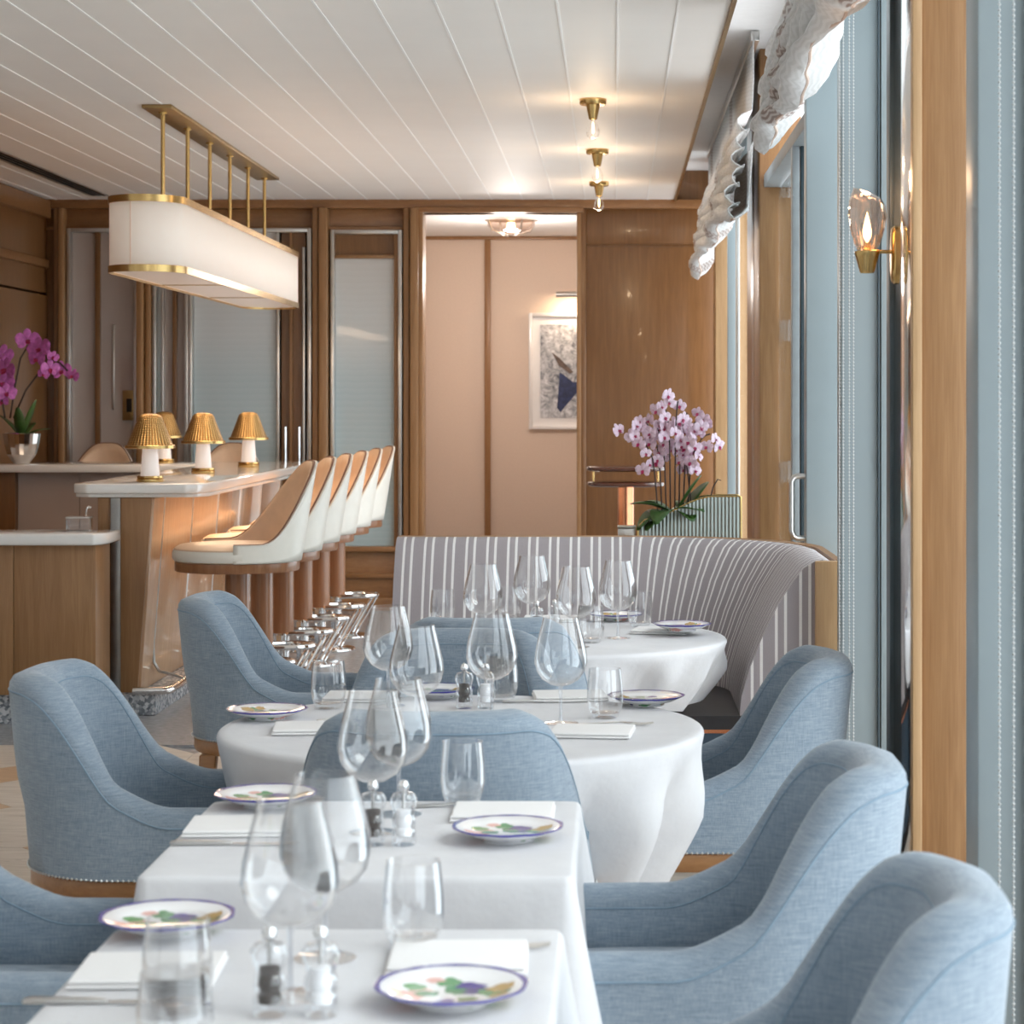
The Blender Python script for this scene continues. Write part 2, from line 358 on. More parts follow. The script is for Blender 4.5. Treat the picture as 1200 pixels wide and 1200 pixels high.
# ceiling
ce = struct('ceiling', 'white tongue and groove boarded ceiling')
bw = 0.2266; first = None; x = 0.0126
while x < 0.40: x += bw
edges = []
while x > -4.4: edges.append(x); x -= bw
XE = 0.44
for i, e in enumerate(edges):
    xr = min(e, XE); xl = e - bw
    MB().box(xl + 0.004, xr - 0.004, -2.5, WY, CZ, CZ + 0.03).build('board', 'ceiling_board', ce, bevel=0.002, seg=1)
    if e < XE: box('groove_bead', 'white_bead', ce, e - 0.0045, e + 0.0045, -2.5, WY, CZ - 0.003, CZ + 0.02)
box('ceiling_slab', 'plaster', ce, -4.7, XE, -2.5, WY, CZ + 0.031, CZ + 0.1)
box('edge_strip', 'brass_dark', ce, XE - 0.004, XE + 0.012, -2.5, WY, CZ - 0.012, CZ + 0.02)
box('blind_recess_side', 'plaster', ce, XE, XE + 0.02, -2.5, WY, CZ + 0.02, 3.22)
box('blind_recess_top', 'plaster', ce, XE, 1.2, -2.5, WY, 3.22, 3.26)
dv = struct('trim_1', 'dark linear air slot in the ceiling above the bar')
for a in (-0.035, 0.0, 0.035): box('slat', 'slot_black', dv, -3.67 + a - 0.012, -3.67 + a + 0.012, 10.5, 13.4, CZ - 0.006, CZ - 0.0035)
box('slot_frame', 'steel', dv, -3.74, -3.72, 10.5, 13.4, CZ - 0.008, CZ - 0.0035); box('slot_frame', 'steel', dv, -3.62, -3.60, 10.5, 13.4, CZ - 0.008, CZ - 0.0035)

# far wall (timber divider)
sW = F / WY
def fx(px): return (px - VX) / sW
def fz(py): return EYE - (py - VY) / sW
wb = struct('wall_back', 'brown timber panelled divider wall at the far end')
def wbx(name, mat, p0, p1, q0, q1, d0=0.0, d1=0.10, bevel=0.004):   # px left,right / py top,bottom ; d0 = how far it stands proud
    return box(name, mat, wb, fx(p0), fx(p1), WY - d0, WY + d1, fz(q1), fz(q0), bevel)
wbx('crown_moulding', 'trim_wood', 40, 834, 235, 245, 0.07); wbx('frieze', 'trim_wood', 40, 492, 245, 268, 0.0); wbx('frieze_bead', 'trim_wood', 40, 492, 266, 270, 0.03)
wbx('dado_panel', 'trim_wood', 55, 492, 640, 716, 0.0); wbx('dado_rail', 'trim_wood', 55, 492, 640, 646, 0.05); wbx('dado_rail', 'trim_wood', 388, 472, 672, 677, 0.03); wbx('baseboard', 'trim_wood', 55, 492, 700, 716, 0.03)
for p0, p1, d, m in ((55, 66, 0.02, 'oak_panel'), (66, 71, 0.07, 'oak'), (72, 79, 0.10, 'oak'), (163, 171, 0.10, 'oak'), (172, 179, 0.06, 'oak'), (368, 375, 0.09, 'oak'), (376, 386, 0.12, 'oak'), (474, 481, 0.08, 'oak'), (482, 492, 0.11, 'oak')):
    wbx('post', m, p0, p1, 245, 716, d, bevel=0.01)
# panelling right of the passage
wbx('panel', 'oak_panel', 687, 860, 289, 716, 0.0); wbx('panel', 'oak_panel', 687, 860, 245, 286, 0.0); wbx('panel_backing', 'oak_panel', 684, 862, 245, 716, -0.01, 0.09)
wbx('screen_backing', 'oak_panel', 20, 491, 230, 716, -0.105, 0.16); wbx('panel_stile', 'oak_panel', 677, 687, 245, 716, 0.02); wbx('panel', 'oak_panel', 861, 880, 140, 716, 0.0, bevel=0.003); wbx('recess_end', 'oak_panel', 785, 860.5, 140, 244.5, 0.0, 0.1, 0.003)
wbx('passage_head', 'trim_wood', 486, 684, 244, 250, 0.09); wbx('passage_jamb', 'oak', 492, 497, 250, 716, 0.09, 0.12); wbx('passage_jamb', 'oak', 676, 681, 250, 716, 0.05, 0.12)
box('header', 'trim_wood', wb, fx(486), fx(684), WY, WY + 0.12, fz(250), CZ + 0.05)
# glazed screens of the divider
def screen(n, label, p0, p1, q0, q1, panes, strips, frame='steel'):
    w = struct('window_%d' % n, label); y = WY
    a, b, c, d = fx(p0), fx(p1), fz(q1), fz(q0); t = 0.03
    box('window_frame', frame, w, a, a + t, y - 0.05, y + 0.02, c, d, 0.004); box('window_frame', frame, w, b - t, b, y - 0.05, y + 0.02, c, d, 0.004)
    box('window_frame', frame, w, a + t, b - t, y - 0.05, y + 0.02, d - t, d, 0.004)
    for (e0, e1, r0, r1, m) in panes: box('pane', m, w, fx(e0), fx(e1), y + 0.01, y + 0.03, fz(r1), fz(r0))
    for (e0, e1, r0, r1, m, dd) in strips: box('mullion', m, w, fx(e0), fx(e1), y - dd, y + 0.03, fz(r1), fz(r0), 0.003)
    return w
screen(1, 'pale sea blue etched glass screen beside the passage', 388, 472, 270, 640, [(392, 463, 303, 640, 'etched_glass'), (392, 468, 274, 303, 'oak_panel')], [(462, 467, 274, 640, 'oak', 0.02), (392, 462, 299, 303, 'oak', 0.02)])
w2 = screen(2, 'wide pale etched glass leaf behind the bar with chrome pull bars', 222, 366, 268, 640, [(227, 324, 270, 640, 'etched_glass'), (330, 358, 270, 640, 'oak_panel')], [(324, 328, 270, 640, 'steel', 0.02), (340, 343, 270, 640, 'oak', 0.03), (355, 358, 290, 640, 'steel', 0.03)])
for px in (337, 353): MB().tube([(fx(px), WY - 0.09, fz(548)), (fx(px), WY - 0.09, fz(500))], 0.011).build('pull_bar', 'chrome', w2, True)
screen(3, 'taupe mirrored glass screen behind the bar', 80, 163, 268, 640, [(84, 160, 270, 640, 'taupe_glass')], [(112, 118, 272, 640, 'oak_panel', 0.02), (132, 134, 380, 480, 'steel', 0.005)])
screen(4, 'narrow dark mirrored strip between the timber posts behind the bar', 180, 222, 268, 640, [(184, 190, 270, 640, 'etched_glass'), (192, 220, 270, 640, 'taupe_glass')], [(190, 193, 270, 640, 'steel', 0.03), (203, 208, 270, 640, 'oak_panel', 0.03)])
sw = thing('switch_panel', 'dark bronze switch plate on the taupe mirrored glass', 'switch', (fx(152), WY - 0.0, fz(475)))
box('plate', 'brass_dark', sw, -0.05, 0.05, -0.012, 0.009, -0.11, 0.11, 0.004); box('rocker', 'slot_black', sw, -0.02, 0.02, -0.018, -0.0125, -0.05, 0.05, 0.003)
wn = struct('wall_near', 'plain unseen wall added behind the camera')  # out of view, added so that light comes mainly through the windows
box('plaster_face', 'plaster', wn, -4.7, 1.2, -2.7, -2.6, 0, 3.26)
wf = struct('wall_side', 'plain cream unseen wall added beyond the dining floor')  # unseen wall, added to block light from the left
box('plaster_face', 'plaster', wf, -4.8, -4.7, -2.6, 7.49, 0, 3.1); box('return_face', 'plaster', wf, -4.7, -4.2, 7.4, 7.49, 0, 3.0)
# left wall
wl = struct('wall_left', 'timber panelled side wall behind the bar')
XL = fx(57)
box('panel_backing', 'oak_panel', wl, XL - 0.2, XL - 0.101, 7.5, WY + 0.2, 0, CZ); box('panel', 'oak_panel', wl, XL - 0.1, XL, 7.5, WY, 0, 2.30); box('panel', 'oak_panel', wl, XL - 0.1, XL - 0.01, 7.5, WY, 2.32, CZ); box('rail', 'trim_wood', wl, XL - 0.02, XL + 0.025, 7.5, WY - 0.07, 2.50, 2.56, 0.006); box('rail', 'trim_wood', wl, XL - 0.02, XL + 0.04, 7.5, WY - 0.07, 2.86, 2.99, 0.01)
box('baseboard', 'trim_wood', wl, XL, XL + 0.02, 7.5, WY - 0.07, 0, 0.14)
# passage behind the divider
HY = 16.5; sH = F / HY
hx = lambda p: (p - VX) / sH
hz = lambda q: EYE - (q - VY) / sH
wp = struct('wall_passage', 'peach panelled passage wall with timber strips')
zt = hz(281)
for a, b in ((430, 496), (497, 568), (575, 720), (727, 800)): box('panel', 'peach', wp, hx(a), hx(b), HY, HY + 0.04, 0, zt, 0.002)
for a, b in ((490, 497), (568, 575), (720, 727)): box('timber_strip', 'oak', wp, hx(a), hx(b), HY - 0.02, HY + 0.03, 0, zt, 0.004)
box('timber_strip', 'oak', wp, hx(430), hx(800), HY - 0.02, HY + 0.03, zt, hz(277), 0.004)
box('side_panel', 'peach', wp, -2.3, -2.25, WY + 0.13, HY, 0, 2.98); box('side_panel', 'peach', wp, 0.7, 0.75, WY + 0.13, HY, 0, 2.98)  # unseen passage sides, added to keep the light enclosed
ce2 = struct('ceiling_passage', 'white passage ceiling'); box('slab', 'plaster', ce2, -2.3, 0.75, WY + 0.13, HY + 0.05, hz(277) + 0.001, 3.1)

# window wall on the right
XG = 0.86
def post(name, label, Y0, Y1, X0, X1, mat, extra=()):
    w = struct(name, label); box('post', mat, w, X0, X1, Y0, Y1, 0, 3.22, 0.006)
    for (a, b, c, d, m) in extra: box('strip', m, w, a, b, c, d, 0, 3.2, 0.002)
    return w
post('trim_2', 'pale blue painted window post next to the wide oak pillar', 3.62, 3.74, XW, 0.95, 'blue_paint', [(XW + 0.092, 0.95, 3.60, 3.619, 'blue_dark')])
post('trim_3', 'wide oak pillar carrying the wall sconce', 4.42, 4.78, XW + 0.02, 0.90, 'oak', [(XW, XW + 0.022, 4.405, 4.44, 'oak_light'), (XW + 0.008, XW + 0.019, 4.46, 4.76, 'chrome'), (XW, XW + 0.02, 4.77, 4.83, 'blue_dark')])
post('trim_4', 'pale blue painted window post behind the oak pillar', 5.80, 5.90, XW, 0.90, 'blue_paint', [(XW + 0.112, XW + 0.118, 5.785, 5.799, 'blue_dark'), (XW + 0.122, 0.90, 5.785, 5.799, 'blue_paint')])
post('trim_5', 'pale blue door stile with the pull handle', 6.85, 6.93, XW, 0.90, 'blue_paint', ())
post('trim_6', 'oak door post with steel hinges', 9.05, 9.40, XW, 0.90, 'oak', [(XW + 0.0, XW + 0.02, 9.40, 9.9, 'oak_panel')])
w7 = post('trim_7', 'light oak post by the far corner', 13.0, 13.3, XW, 0.90, 'oak_light', [(XW - 0.0, XW + 0.05, 11.6, 11.65, 'blue_paint'), (XW + 0.055, XW + 0.075, 11.6, 11.65, 'steel')])
wh = struct('trim_8', 'pale blue head beam above the window wall'); box('beam', 'blue_paint', wh, 0.80, 0.98, -2.5, WY, 3.02, 3.219)
# frame members of the glazed door (stile seen beyond the blue post)
fr = struct('door_1', 'glazed blue framed door between the oak post and the blue stile')
box('door_stile', 'seal_grey', fr, XW + 0.02, XW + 0.05, 7.6, 7.66, 0, 2.55, 0.003); box('door_stile', 'blue_dark', fr, XW + 0.055, XW + 0.075, 7.6, 7.66, 0, 2.55, 0.003); box('door_stile', 'blue_paint', fr, XW + 0.08, XW + 0.12, 7.6, 7.66, 0, 2.55, 0.003)
box('door_head', 'seal_grey', fr, XW + 0.02, XW + 0.12, 6.95, 9.04, 2.55, 2.61, 0.003); box('pane', 'door_glass', fr, XW + 0.09, XW + 0.10, 6.95, 7.59, 0.05, 2.54); box('pane', 'door_glass', fr, XW + 0.09, XW + 0.10, 7.67, 9.04, 0.05, 2.54)
hd_ = MB(); hp = []
for i in range(7): a = pi / 2 * i / 6; hp.append((XW - 0.045 + 0.02 * (1 - math.sin(a)), 0, 0.115 + 0.0 + 0.02 * math.cos(a) - 0.02 + 0.02))
q = [(XW, 6.88, 1.24), (XW - 0.03, 6.88, 1.24), (XW - 0.043, 6.88, 1.234), (XW - 0.05, 6.88, 1.22), (XW - 0.05, 6.88, 1.04), (XW - 0.043, 6.88, 1.02), (XW - 0.03, 6.88, 1.012), (XW, 6.88, 1.012)]
MB().tube(q, 0.011, 10).build('door_handle', 'steel', fr, True)
for i, z in enumerate((2.55, 1.86, 1.18)):
    h = MB(); h.lathe([(0.012, -0.055), (0.012, 0.055)], 10, XW + 0.15 - 0.012, 9.035, z).build('hinge', 'chrome', fr, True)
    box('hinge_leaf', 'steel', fr, XW + 0.10, XW + 0.15, 9.043, 9.049, z - 0.05, z + 0.05)
for i, (a, b) in enumerate(((-2.4, 0.5), (0.6, 3.6), (3.75, 4.41), (4.84, 5.76), (5.91, 6.84), (9.45, 11.55), (11.7, 12.95))):
    w = struct('window_%d' % (5 + i), 'tall glass pane of the window wall'); box('pane', 'window_glass', w, XG, XG + 0.01, a, b, 0.08, 3.015)
    box('window_sill', 'blue_paint', w, XG - 0.03, XG + 0.03, a, b, 0, 0.079)

# ------------------------------------------------------------------ bar
bar = thing('bar_counter', 'white stone topped oak bar with tapered gloss front where the stools stand', 'bar', (0, 0, 0))
BZ = 1.12
pl = [(-2.64, 9.16), (-2.60, 9.12), (-2.56, 9.10), (-2.08, 9.10), (-2.03, 9.13), (-1.99, 9.22), (-1.99, 12.75), (-2.64, 12.75)]
tp = MB().prism(pl, BZ - 0.05, BZ).build('countertop', 'marble', bar, bevel=0.012, seg=3)
MB().prism([(x * 0.99 - 0.023, 9.13 + (y - 9.1) * 0.99) for x, y in pl], BZ - 0.068, BZ - 0.05).build('countertop_lip', 'marble', bar, bevel=0.004)
# tapered body
yb0, yb1 = 9.16, 12.7
MB().loops([[(-2.52, yb0, 0.1), (-2.31, yb0, 0.1), (-2.31, yb1, 0.1), (-2.52, yb1, 0.1)], [(-2.52, yb0, BZ - 0.069), (-2.24, yb0, BZ - 0.069), (-2.24, yb1, BZ - 0.069), (-2.52, yb1, BZ - 0.069)]], True, True).build('body', 'oak_gloss', bar, bevel=0.012)
MB().loops([[(-2.518, yb0 - 0.012, 0.1), (-2.325, yb0 - 0.012, 0.1), (-2.325, yb0 - 0.001, 0.1), (-2.518, yb0 - 0.001, 0.1)], [(-2.518, yb0 - 0.012, BZ - 0.07), (-2.255, yb0 - 0.012, BZ - 0.07), (-2.255, yb0 - 0.001, BZ - 0.07), (-2.518, yb0 - 0.001, BZ - 0.07)]], True, True).build('end_panel', 'oak', bar, bevel=0.003)
box('steel_channel', 'channel_steel', bar, -2.452, -2.405, yb0 - 0.024, yb0 - 0.0125, 0.1, BZ - 0.07, 0.003); box('channel_edge', 'oak_panel', bar, -2.462, -2.453, yb0 - 0.02, yb0 - 0.0125, 0.1, BZ - 0.07)
for i in range(6):
    y = 9.36 + i * 0.645
    pts = [(-2.243 + 0.0, y, BZ - 0.08), (-2.30, y, 0.30), (-2.295, y, 0.22), (-2.27, y, 0.175), (-2.20, y, 0.16), (-2.15, y, 0.14), (-2.15, y, 0.115), (-2.20, y, 0.105)]
    MB().tube(pts, 0.008, 6).build('rail_bracket', 'steel', bar, True)
MB().tube([(-2.32, 9.05, 0.125), (-2.18, 9.05, 0.125), (-2.155, 9.06, 0.125), (-2.145, 9.09, 0.125), (-2.145, 12.7, 0.125)], 0.018, 10).build('foot_rail', 'chrome', bar, True)
box('plinth', 'terrazzo', bar, -2.56, -2.22, 9.08, 12.75, 0, 0.1, 0.004)
lamp('AREA', 'bar_strip_light', (-2.10, 10.9, BZ - 0.075), 9, (1.0, 0.66, 0.40), 0.02, (0, R(-25), 0), None, None, 3.8)
lo = thing('service_counter', 'low white stone counter with oak front beside the bar end', 'counter', (0, 0, 0))
MB().prism([(-3.98, 8.76), (-2.43, 8.76), (-2.40, 8.80), (-2.385, 8.86), (-2.385, 9.07), (-3.98, 9.07)], 0.845, 0.90).build('countertop', 'marble', lo, bevel=0.012, seg=3)
for i in range(4): box('front_panel', 'oak', lo, -3.98 + i * 0.387, -3.98 + (i + 1) * 0.387 - 0.002, 8.81, 9.06, 0.14, 0.844, 0.003)
box('plinth', 'terrazzo', lo, -3.98, -2.46, 8.84, 9.06, 0, 0.139)
bb = thing('back_bar', 'far arm of the bar with pale stone top and grey front', 'bar', (0, 0, 0))
box('countertop', 'marble', bb, XL + 0.05, -2.65, 12.0, 12.72, BZ - 0.05, BZ, 0.01)
for i in range(3): box('front_panel', 'taupe_glass', bb, -3.85 + i * 0.4, -3.85 + (i + 1) * 0.4 - 0.004, 12.12, 12.2, 0.0, BZ - 0.051)
box('corner_post', 'oak_panel', bb, XL + 0.06, -3.855, 12.08, 12.2, 0.0, BZ - 0.051); box('carcass', 'oak_panel', bb, XL + 0.06, -2.66, 12.201, 12.7, 0.0, BZ - 0.051)
STRETCH = 1.0
# small things on the low counter
cb = thing('acrylic_caddy', 'small clear caddy on the low white counter by the bar end', 'caddy', (-2.56, 8.98, 0.90), 0)
box('tray', 'thick_glass', cb, -0.055, 0.055, -0.04, 0.04, 0.0, 0.06, 0.004); box('lid', 'steel', cb, -0.057, 0.057, -0.042, 0.042, 0.0605, 0.068, 0.002)
MB().tube([(0.03, 0, 0.069), (0.032, 0, 0.10), (0.045, 0, 0.115), (0.06, 0, 0.11)], 0.006, 8).build('spout', 'chrome', cb, True)

# bar lamps
def make_bar_lamp():
    t = thing('table_lamp', 'x', 'lamp', group='gold shaded bar lamps')
    MB().lathe([(0.0, 0), (0.064, 0), (0.066, 0.004), (0.066, 0.014), (0.060, 0.018), (0.066, 0.021), (0.064, 0.030), (0.0, 0.030)], 28).build('base', 'brass', t, True)
    MB().lathe([(0.047, 0.0305), (0.045, 0.06), (0.037, 0.17), (0.030, 0.174), (0.0, 0.175)], 24).build('column', 'lamp_white', t, True)
    n = 32; prof = [(0.104, 0.166), (0.106, 0.170), (0.106, 0.180), (0.100, 0.184), (0.080, 0.240), (0.058, 0.305), (0.054, 0.318), (0.044, 0.331), (0.024, 0.338), (0.001, 0.340)]
    m = MB().lathe(prof, n, close=False); uv = {}
    for j, (r, z) in enumerate(prof):
        for i in range(n): uv[j * n + i] = (i / n * 1.0 * 2 if i < n else 2, z * 6)
    for i in range(n): pass
    m.v = [(x * 1.12, y * 1.12, z) for x, y, z in m.v]
    s_ = m.build('shade', 'gold_weave', t, True, uvs=uv); sm = s_.modifiers.new('thick', 'SOLIDIFY'); sm.thickness = 0.002
    MB().lathe([(0.1195, 0.166), (0.1225, 0.167), (0.1225, 0.181), (0.1195, 0.183)], n, close=False).build('shade_rim', 'brass', s_, True)
    MB().lathe([(0.001, 0.19), (0.010, 0.195), (0.014, 0.21), (0.010, 0.225), (0.001, 0.232)], 12).build('bulb', 'bulb_glow', t, True)
    return t
bl = Maker(make_bar_lamp())
for (loc, lab) in (((-2.245 - 0.06, 9.32, BZ), 'gold shaded lamp on the rounded end of the white bar top'), ((-2.30, 10.5, BZ), 'gold shaded lamp halfway along the white bar top'), ((-2.26, 11.6, BZ), 'gold shaded lamp on the bar top in front of the eye-shaped stool back'), ((-2.95, 12.3, BZ), 'gold shaded lamp on the far arm of the bar')):
    o = bl(loc, 0, lab); lamp('POINT', 'bar_lamp_light', (loc[0], loc[1], loc[2] + 0.15), 1.2, (1.0, 0.62, 0.35), 0.03)

# bar stools (front = +x)
def make_stool():
    t = thing('bar_stool', 'x', 'stool')
    MB().lathe([(0, 0), (0.21, 0), (0.215, 0.006), (0.21, 0.014), (0.06, 0.022), (0.045, 0.03), (0, 0.03)], 32).build('base', 'chrome', t, True)
    MB().lathe([(0.036, 0.03), (0.036, 0.25), (0.05, 0.262), (0, 0.262)], 20, close=False).build('pedestal', 'chrome', t, True)
    MB().lathe([(0, 0.263), (0.058, 0.263), (0.058, 0.712), (0, 0.712)], 24).build('column', 'teak', t, True, angle=50)
    pts = [(-0.03, 0.055, 0.262)]
    for i in range(13):
        a = pi / 2 + pi * i / 12; pts.append((-0.16 + 0.115 * math.cos(a), 0.115 * math.sin(a), 0.265))
    pts.append((-0.03, -0.055, 0.262))
    MB().tube([(0.0, 0.07, 0.262), (-0.05, 0.105, 0.265)] + pts[1:-1] + [(-0.05, -0.105, 0.265), (0.0, -0.07, 0.262)], 0.013, 8).build('foot_loop', 'chrome', t, True)
    for sy in (-0.04, 0.04): MB().tube([(-0.262, sy, 0.258), (-0.12, sy * 0.8, 0.022)], 0.009, 8).build('strut', 'chrome', t, True)
    MB().lathe([(0, 0.713), (0.292, 0.713), (0.296, 0.72), (0.296, 0.758), (0, 0.758)], 40).build('seat_ring', 'teak', t, True)
    MB().lathe([(0, 0.759), (0.290, 0.759), (0.300, 0.775), (0.302, 0.80), (0.296, 0.822), (0.27, 0.838), (0.15, 0.846), (0, 0.848)], 40).build('seat', 'leather_tan', t, True)
    MB().lathe([(0.3005, 0.764), (0.306, 0.775), (0.307, 0.80), (0.3015, 0.816)], 40, a0=-R(80), a1=R(80), close=False).build('seat_band', 'leather_cream', t, True)
    # wraparound back: outer and inner skins between angle limits
    n = 40; outer = []; inner = []; top = []
    A0, A1 = R(72), R(288)
    def hgt(a):
        d = abs(a - pi); return 0.835 + 0.385 * (1 - sst(R(6), R(84), d)) ** 1.1 + 0.012
    rows = 8; ro = [[] for _ in range(rows + 1)]; ri = [[] for _ in range(rows + 1)]
    for i in range(n + 1):
        a = A0 + (A1 - A0) * i / n; h = hgt(a); back = max(0, -math.cos(a))
        for j in range(rows + 1):
            v = j / rows; z = 0.760 + (h - 0.760) * v
            r = 0.306 + 0.075 * back * ((z - 0.76) / 0.45); th = 0.045 - 0.025 * v
            zi = 0.80 + (h - 0.004 - 0.80) * v
            ri_ = 0.306 + 0.075 * back * ((zi - 0.76) / 0.45) - th
            sq = 1 - 0.10 * max(0, ((z - 0.85) / 0.4)) * abs(math.sin(a))
            ro[j].append((r * math.cos(a), r * math.sin(a) * sq, z)); ri[j].append((ri_ * math.cos(a), ri_ * math.sin(a) * sq, zi))
    MB().loops(ro, closed=False).build('back_shell', 'leather_cream', t, True).modifiers.new('thick', 'SOLIDIFY').thickness = 0.008
    MB().loops(ri, closed=False).build('back_lining', 'leather_tan', t, True).modifiers.new('thick', 'SOLIDIFY').thickness = 0.006
    MB().loops([ro[-1], ri[-1]], closed=False).build('back_edge', 'leather_cream', t, True).modifiers.new('thick', 'SOLIDIFY').thickness = 0.006
    MB().tube([Vector(b) * 0.75 + Vector(a) * 0.25 + Vector((0, 0, 0.003)) for a, b in zip(ro[-1], ri[-1])], 0.0045, 6).build('piping', 'piping_brown', t, True)
    return t
stool = Maker(make_stool())
SX = -1.804
ords = ['first', 'second', 'third', 'fourth', 'fifth', 'last']
for i, y in enumerate((8.98, 9.60, 10.22, 10.86, 11.52, 12.18)):
    stool((SX, y, 0), pi + 0.42, '%s cream and tan bar stool along the bar counting from its rounded end' % ords[i], 'stools along the bar front')
for x, lab in ((fx(137) * 0.99, 'cream bar stool behind the far arm of the bar beside the taupe glass'), (fx(286), 'cream bar stool with eye-shaped back beyond the bar lamp')):
    stool((x, 13.05, 0), -pi / 2, lab, 'stools across the far arm')

# pendant
STRETCH = K
pd = thing('pendant_lamp', 'long cream fabric pendant with brass bands on six brass rods over the bar', 'lamp', (-2.28, 0, 0))
y0, y1, hw_, z0, z1 = 9.0, 12.6, 0.185, 2.155, 2.50
def stadium(o, z, n=14):
    r = hw_ + o; pts = []
    for i in range(n + 1): a = pi + pi * i / n; pts.append((r * math.cos(a), y0 + hw_ + r * math.sin(a), z))
    for i in range(n + 1): a = pi * i / n; pts.append((r * math.cos(a), y1 - hw_ + r * math.sin(a), z))
    return pts
sh = MB().loops([stadium(0, z0), stadium(0, z1)]).build('lamp_shade', 'shade_fabric', pd, True); sh.modifiers.new('thick', 'SOLIDIFY').thickness = 0.004
for z in (z0 - 0.012, z1 - 0.02): MB().loops([stadium(0.001, z), stadium(0.007, z), stadium(0.007, z + 0.034), stadium(0.001, z + 0.034), stadium(0.001, z)]).build('brass_band', 'brass', pd, True)
for q in (0, 1): MB().tube([stadium(0.002, z0 + 0.022)[2 if q == 0 else 6], stadium(0.002, z1 - 0.02)[2 if q == 0 else 6]], 0.0015, 5).build('shade_seam', 'leather_tan', pd) if q == 1 else None
base_pts = stadium(-0.006, z0 + 0.004)
MB().add(base_pts, [tuple(range(len(base_pts)))]).build('diffuser', 'diffuser', pd).modifiers.new('thick', 'SOLIDIFY').thickness = 0.004
for yy in (10.2, 11.4): box('diffuser_bar', 'brass_dark', pd, -hw_ + 0.01, hw_ - 0.01, yy - 0.006, yy + 0.006, z0 - 0.004, z0 + 0.0)
MB().add(stadium(-0.006, z1 - 0.004), [tuple(range(len(base_pts)))]).build('shade_top', 'shade_fabric', pd).modifiers.new('thick', 'SOLIDIFY').thickness = 0.004
box('ceiling_plate', 'brass_dark', pd, -0.075, 0.075, 9.35, 12.35, CZ - 0.02, CZ - 0.0005, 0.004)
for i in range(6):
    y = 9.48 + i * 0.55; MB().lathe([(0.011, z1 - 0.005), (0.011, CZ - 0.021)], 12, 0, y, 0).build('rod', 'brass', pd, True)
    MB().lathe([(0.022, CZ - 0.03), (0.022, CZ - 0.0205)], 12, 0, y, 0).build('collar', 'brass', pd, True)
lamp('AREA', 'pendant_light', (-2.28, 10.8, 2.135), 26, (1.0, 0.72, 0.50), 0.28, (0, 0, 0), None, None, 3.8)

STRETCH = 1.0
# ceiling bulbs
def make_bulb():
    t = thing('ceiling_bulb_fitting', 'x', 'ceiling light', group='brass bulb fittings in a row')
    MB().lathe([(0, 0), (0.066, 0), (0.066, -0.022), (0.062, -0.028), (0, -0.028)], 28).build('rose', 'brass', t, True)
    MB().lathe([(0.034, -0.0285), (0.030, -0.05), (0.020, -0.098), (0.015, -0.10), (0, -0.10)], 20).build('socket', 'brass', t, True)
    MB().lathe([(0.012, -0.101), (0.018, -0.115), (0.030, -0.14), (0.034, -0.16), (0.028, -0.182), (0.014, -0.194), (0.001, -0.196)], 20).build('bulb', 'clear_glass', t, True)
    MB().lathe([(0.001, -0.112), (0.004, -0.12), (0.006, -0.145), (0.004, -0.165), (0.001, -0.17)], 8).build('filament', 'bulb_glow', t, True)
    return t
cbm = Maker(make_bulb())
for i, (x, y) in enumerate(((-0.105, 9.2), (-0.10, 11.0), (-0.103, 12.6))):
    cbm((x, y, CZ), 0, ['bare bulb in brass ceiling fitting, end of the row farthest from the timber wall', 'bare bulb in brass ceiling fitting, middle of the row of three', 'bare bulb in brass ceiling fitting, end of the row next to the timber wall'][i])
    lamp('POINT', 'bulb_light', (x, y, CZ - 0.23), 3.5, (1.0, 0.72, 0.45), 0.03)
# passage dome light
dl = thing('passage_dome_light', 'ribbed glass dome ceiling light in the passage', 'ceiling light', (-0.82, 14.9, hz(277)))
MB().lathe([(0.0, 0), (0.215, 0), (0.215, -0.02), (0.0, -0.02)], 32).build('rim', 'steel', dl, True)
MB().lathe([(0.19, -0.021), (0.185, -0.06), (0.15, -0.10), (0.08, -0.125), (0.001, -0.13)], 32).build('dome', 'tulip_glass', dl, True)
MB().lathe([(0.001, -0.03), (0.03, -0.035), (0.035, -0.07), (0.001, -0.09)], 12).build('bulb', 'bulb_glow', dl, True)
for a in range(4): MB().tube([(0.2 * math.cos(a * pi / 2 + 0.5), 0.2 * math.sin(a * pi / 2 + 0.5), -0.021), (0.17 * math.cos(a * pi / 2 + 0.5), 0.17 * math.sin(a * pi / 2 + 0.5), -0.10), (0.06 * math.cos(a * pi / 2 + 0.5), 0.06 * math.sin(a * pi / 2 + 0.5), -0.136)], 0.008, 6).build('guard', 'steel', dl, True)
lamp('POINT', 'passage_light', (-0.82, 14.9, 2.6), 40, (1.0, 0.90, 0.82), 0.15)
# picture and picture light
pc = thing('framed_picture', 'framed grey rocky picture with a navy shape in a white frame', 'picture', (0, HY, 0))
a, b, c, d = hx(620), hx(745), hz(503), hz(367); t = 0.03
for (x0, x1, zz0, zz1) in ((a, a + t, c, d), (b - t, b, c, d), (a + t, b - t, c, c + t), (a + t, b - t, d - t, d)): box('frame', 'ceramic', pc, x0, x1, -0.05, -0.001, zz0, zz1, 0.003)
box('mat_board', 'art_mat', pc, a + t, b - t, -0.02, -0.001, c + t, d - t); box('print', 'art_print', pc, a + 0.10, b - 0.10, -0.024, -0.0205, c + 0.10, d - 0.10)
def flat(poly, y0, y1): return MB().loops([[(x, y0, z) for x, z in poly], [(x, y1, z) for x, z in poly]], True, True)
flat([(hx(656), hz(436)), (hx(672), hz(448)), (hx(690), hz(446)), (hx(676), hz(460)), (hx(657), hz(483)), (hx(653), hz(478))], -0.027, -0.0245).build('navy_shape', 'navy', pc)
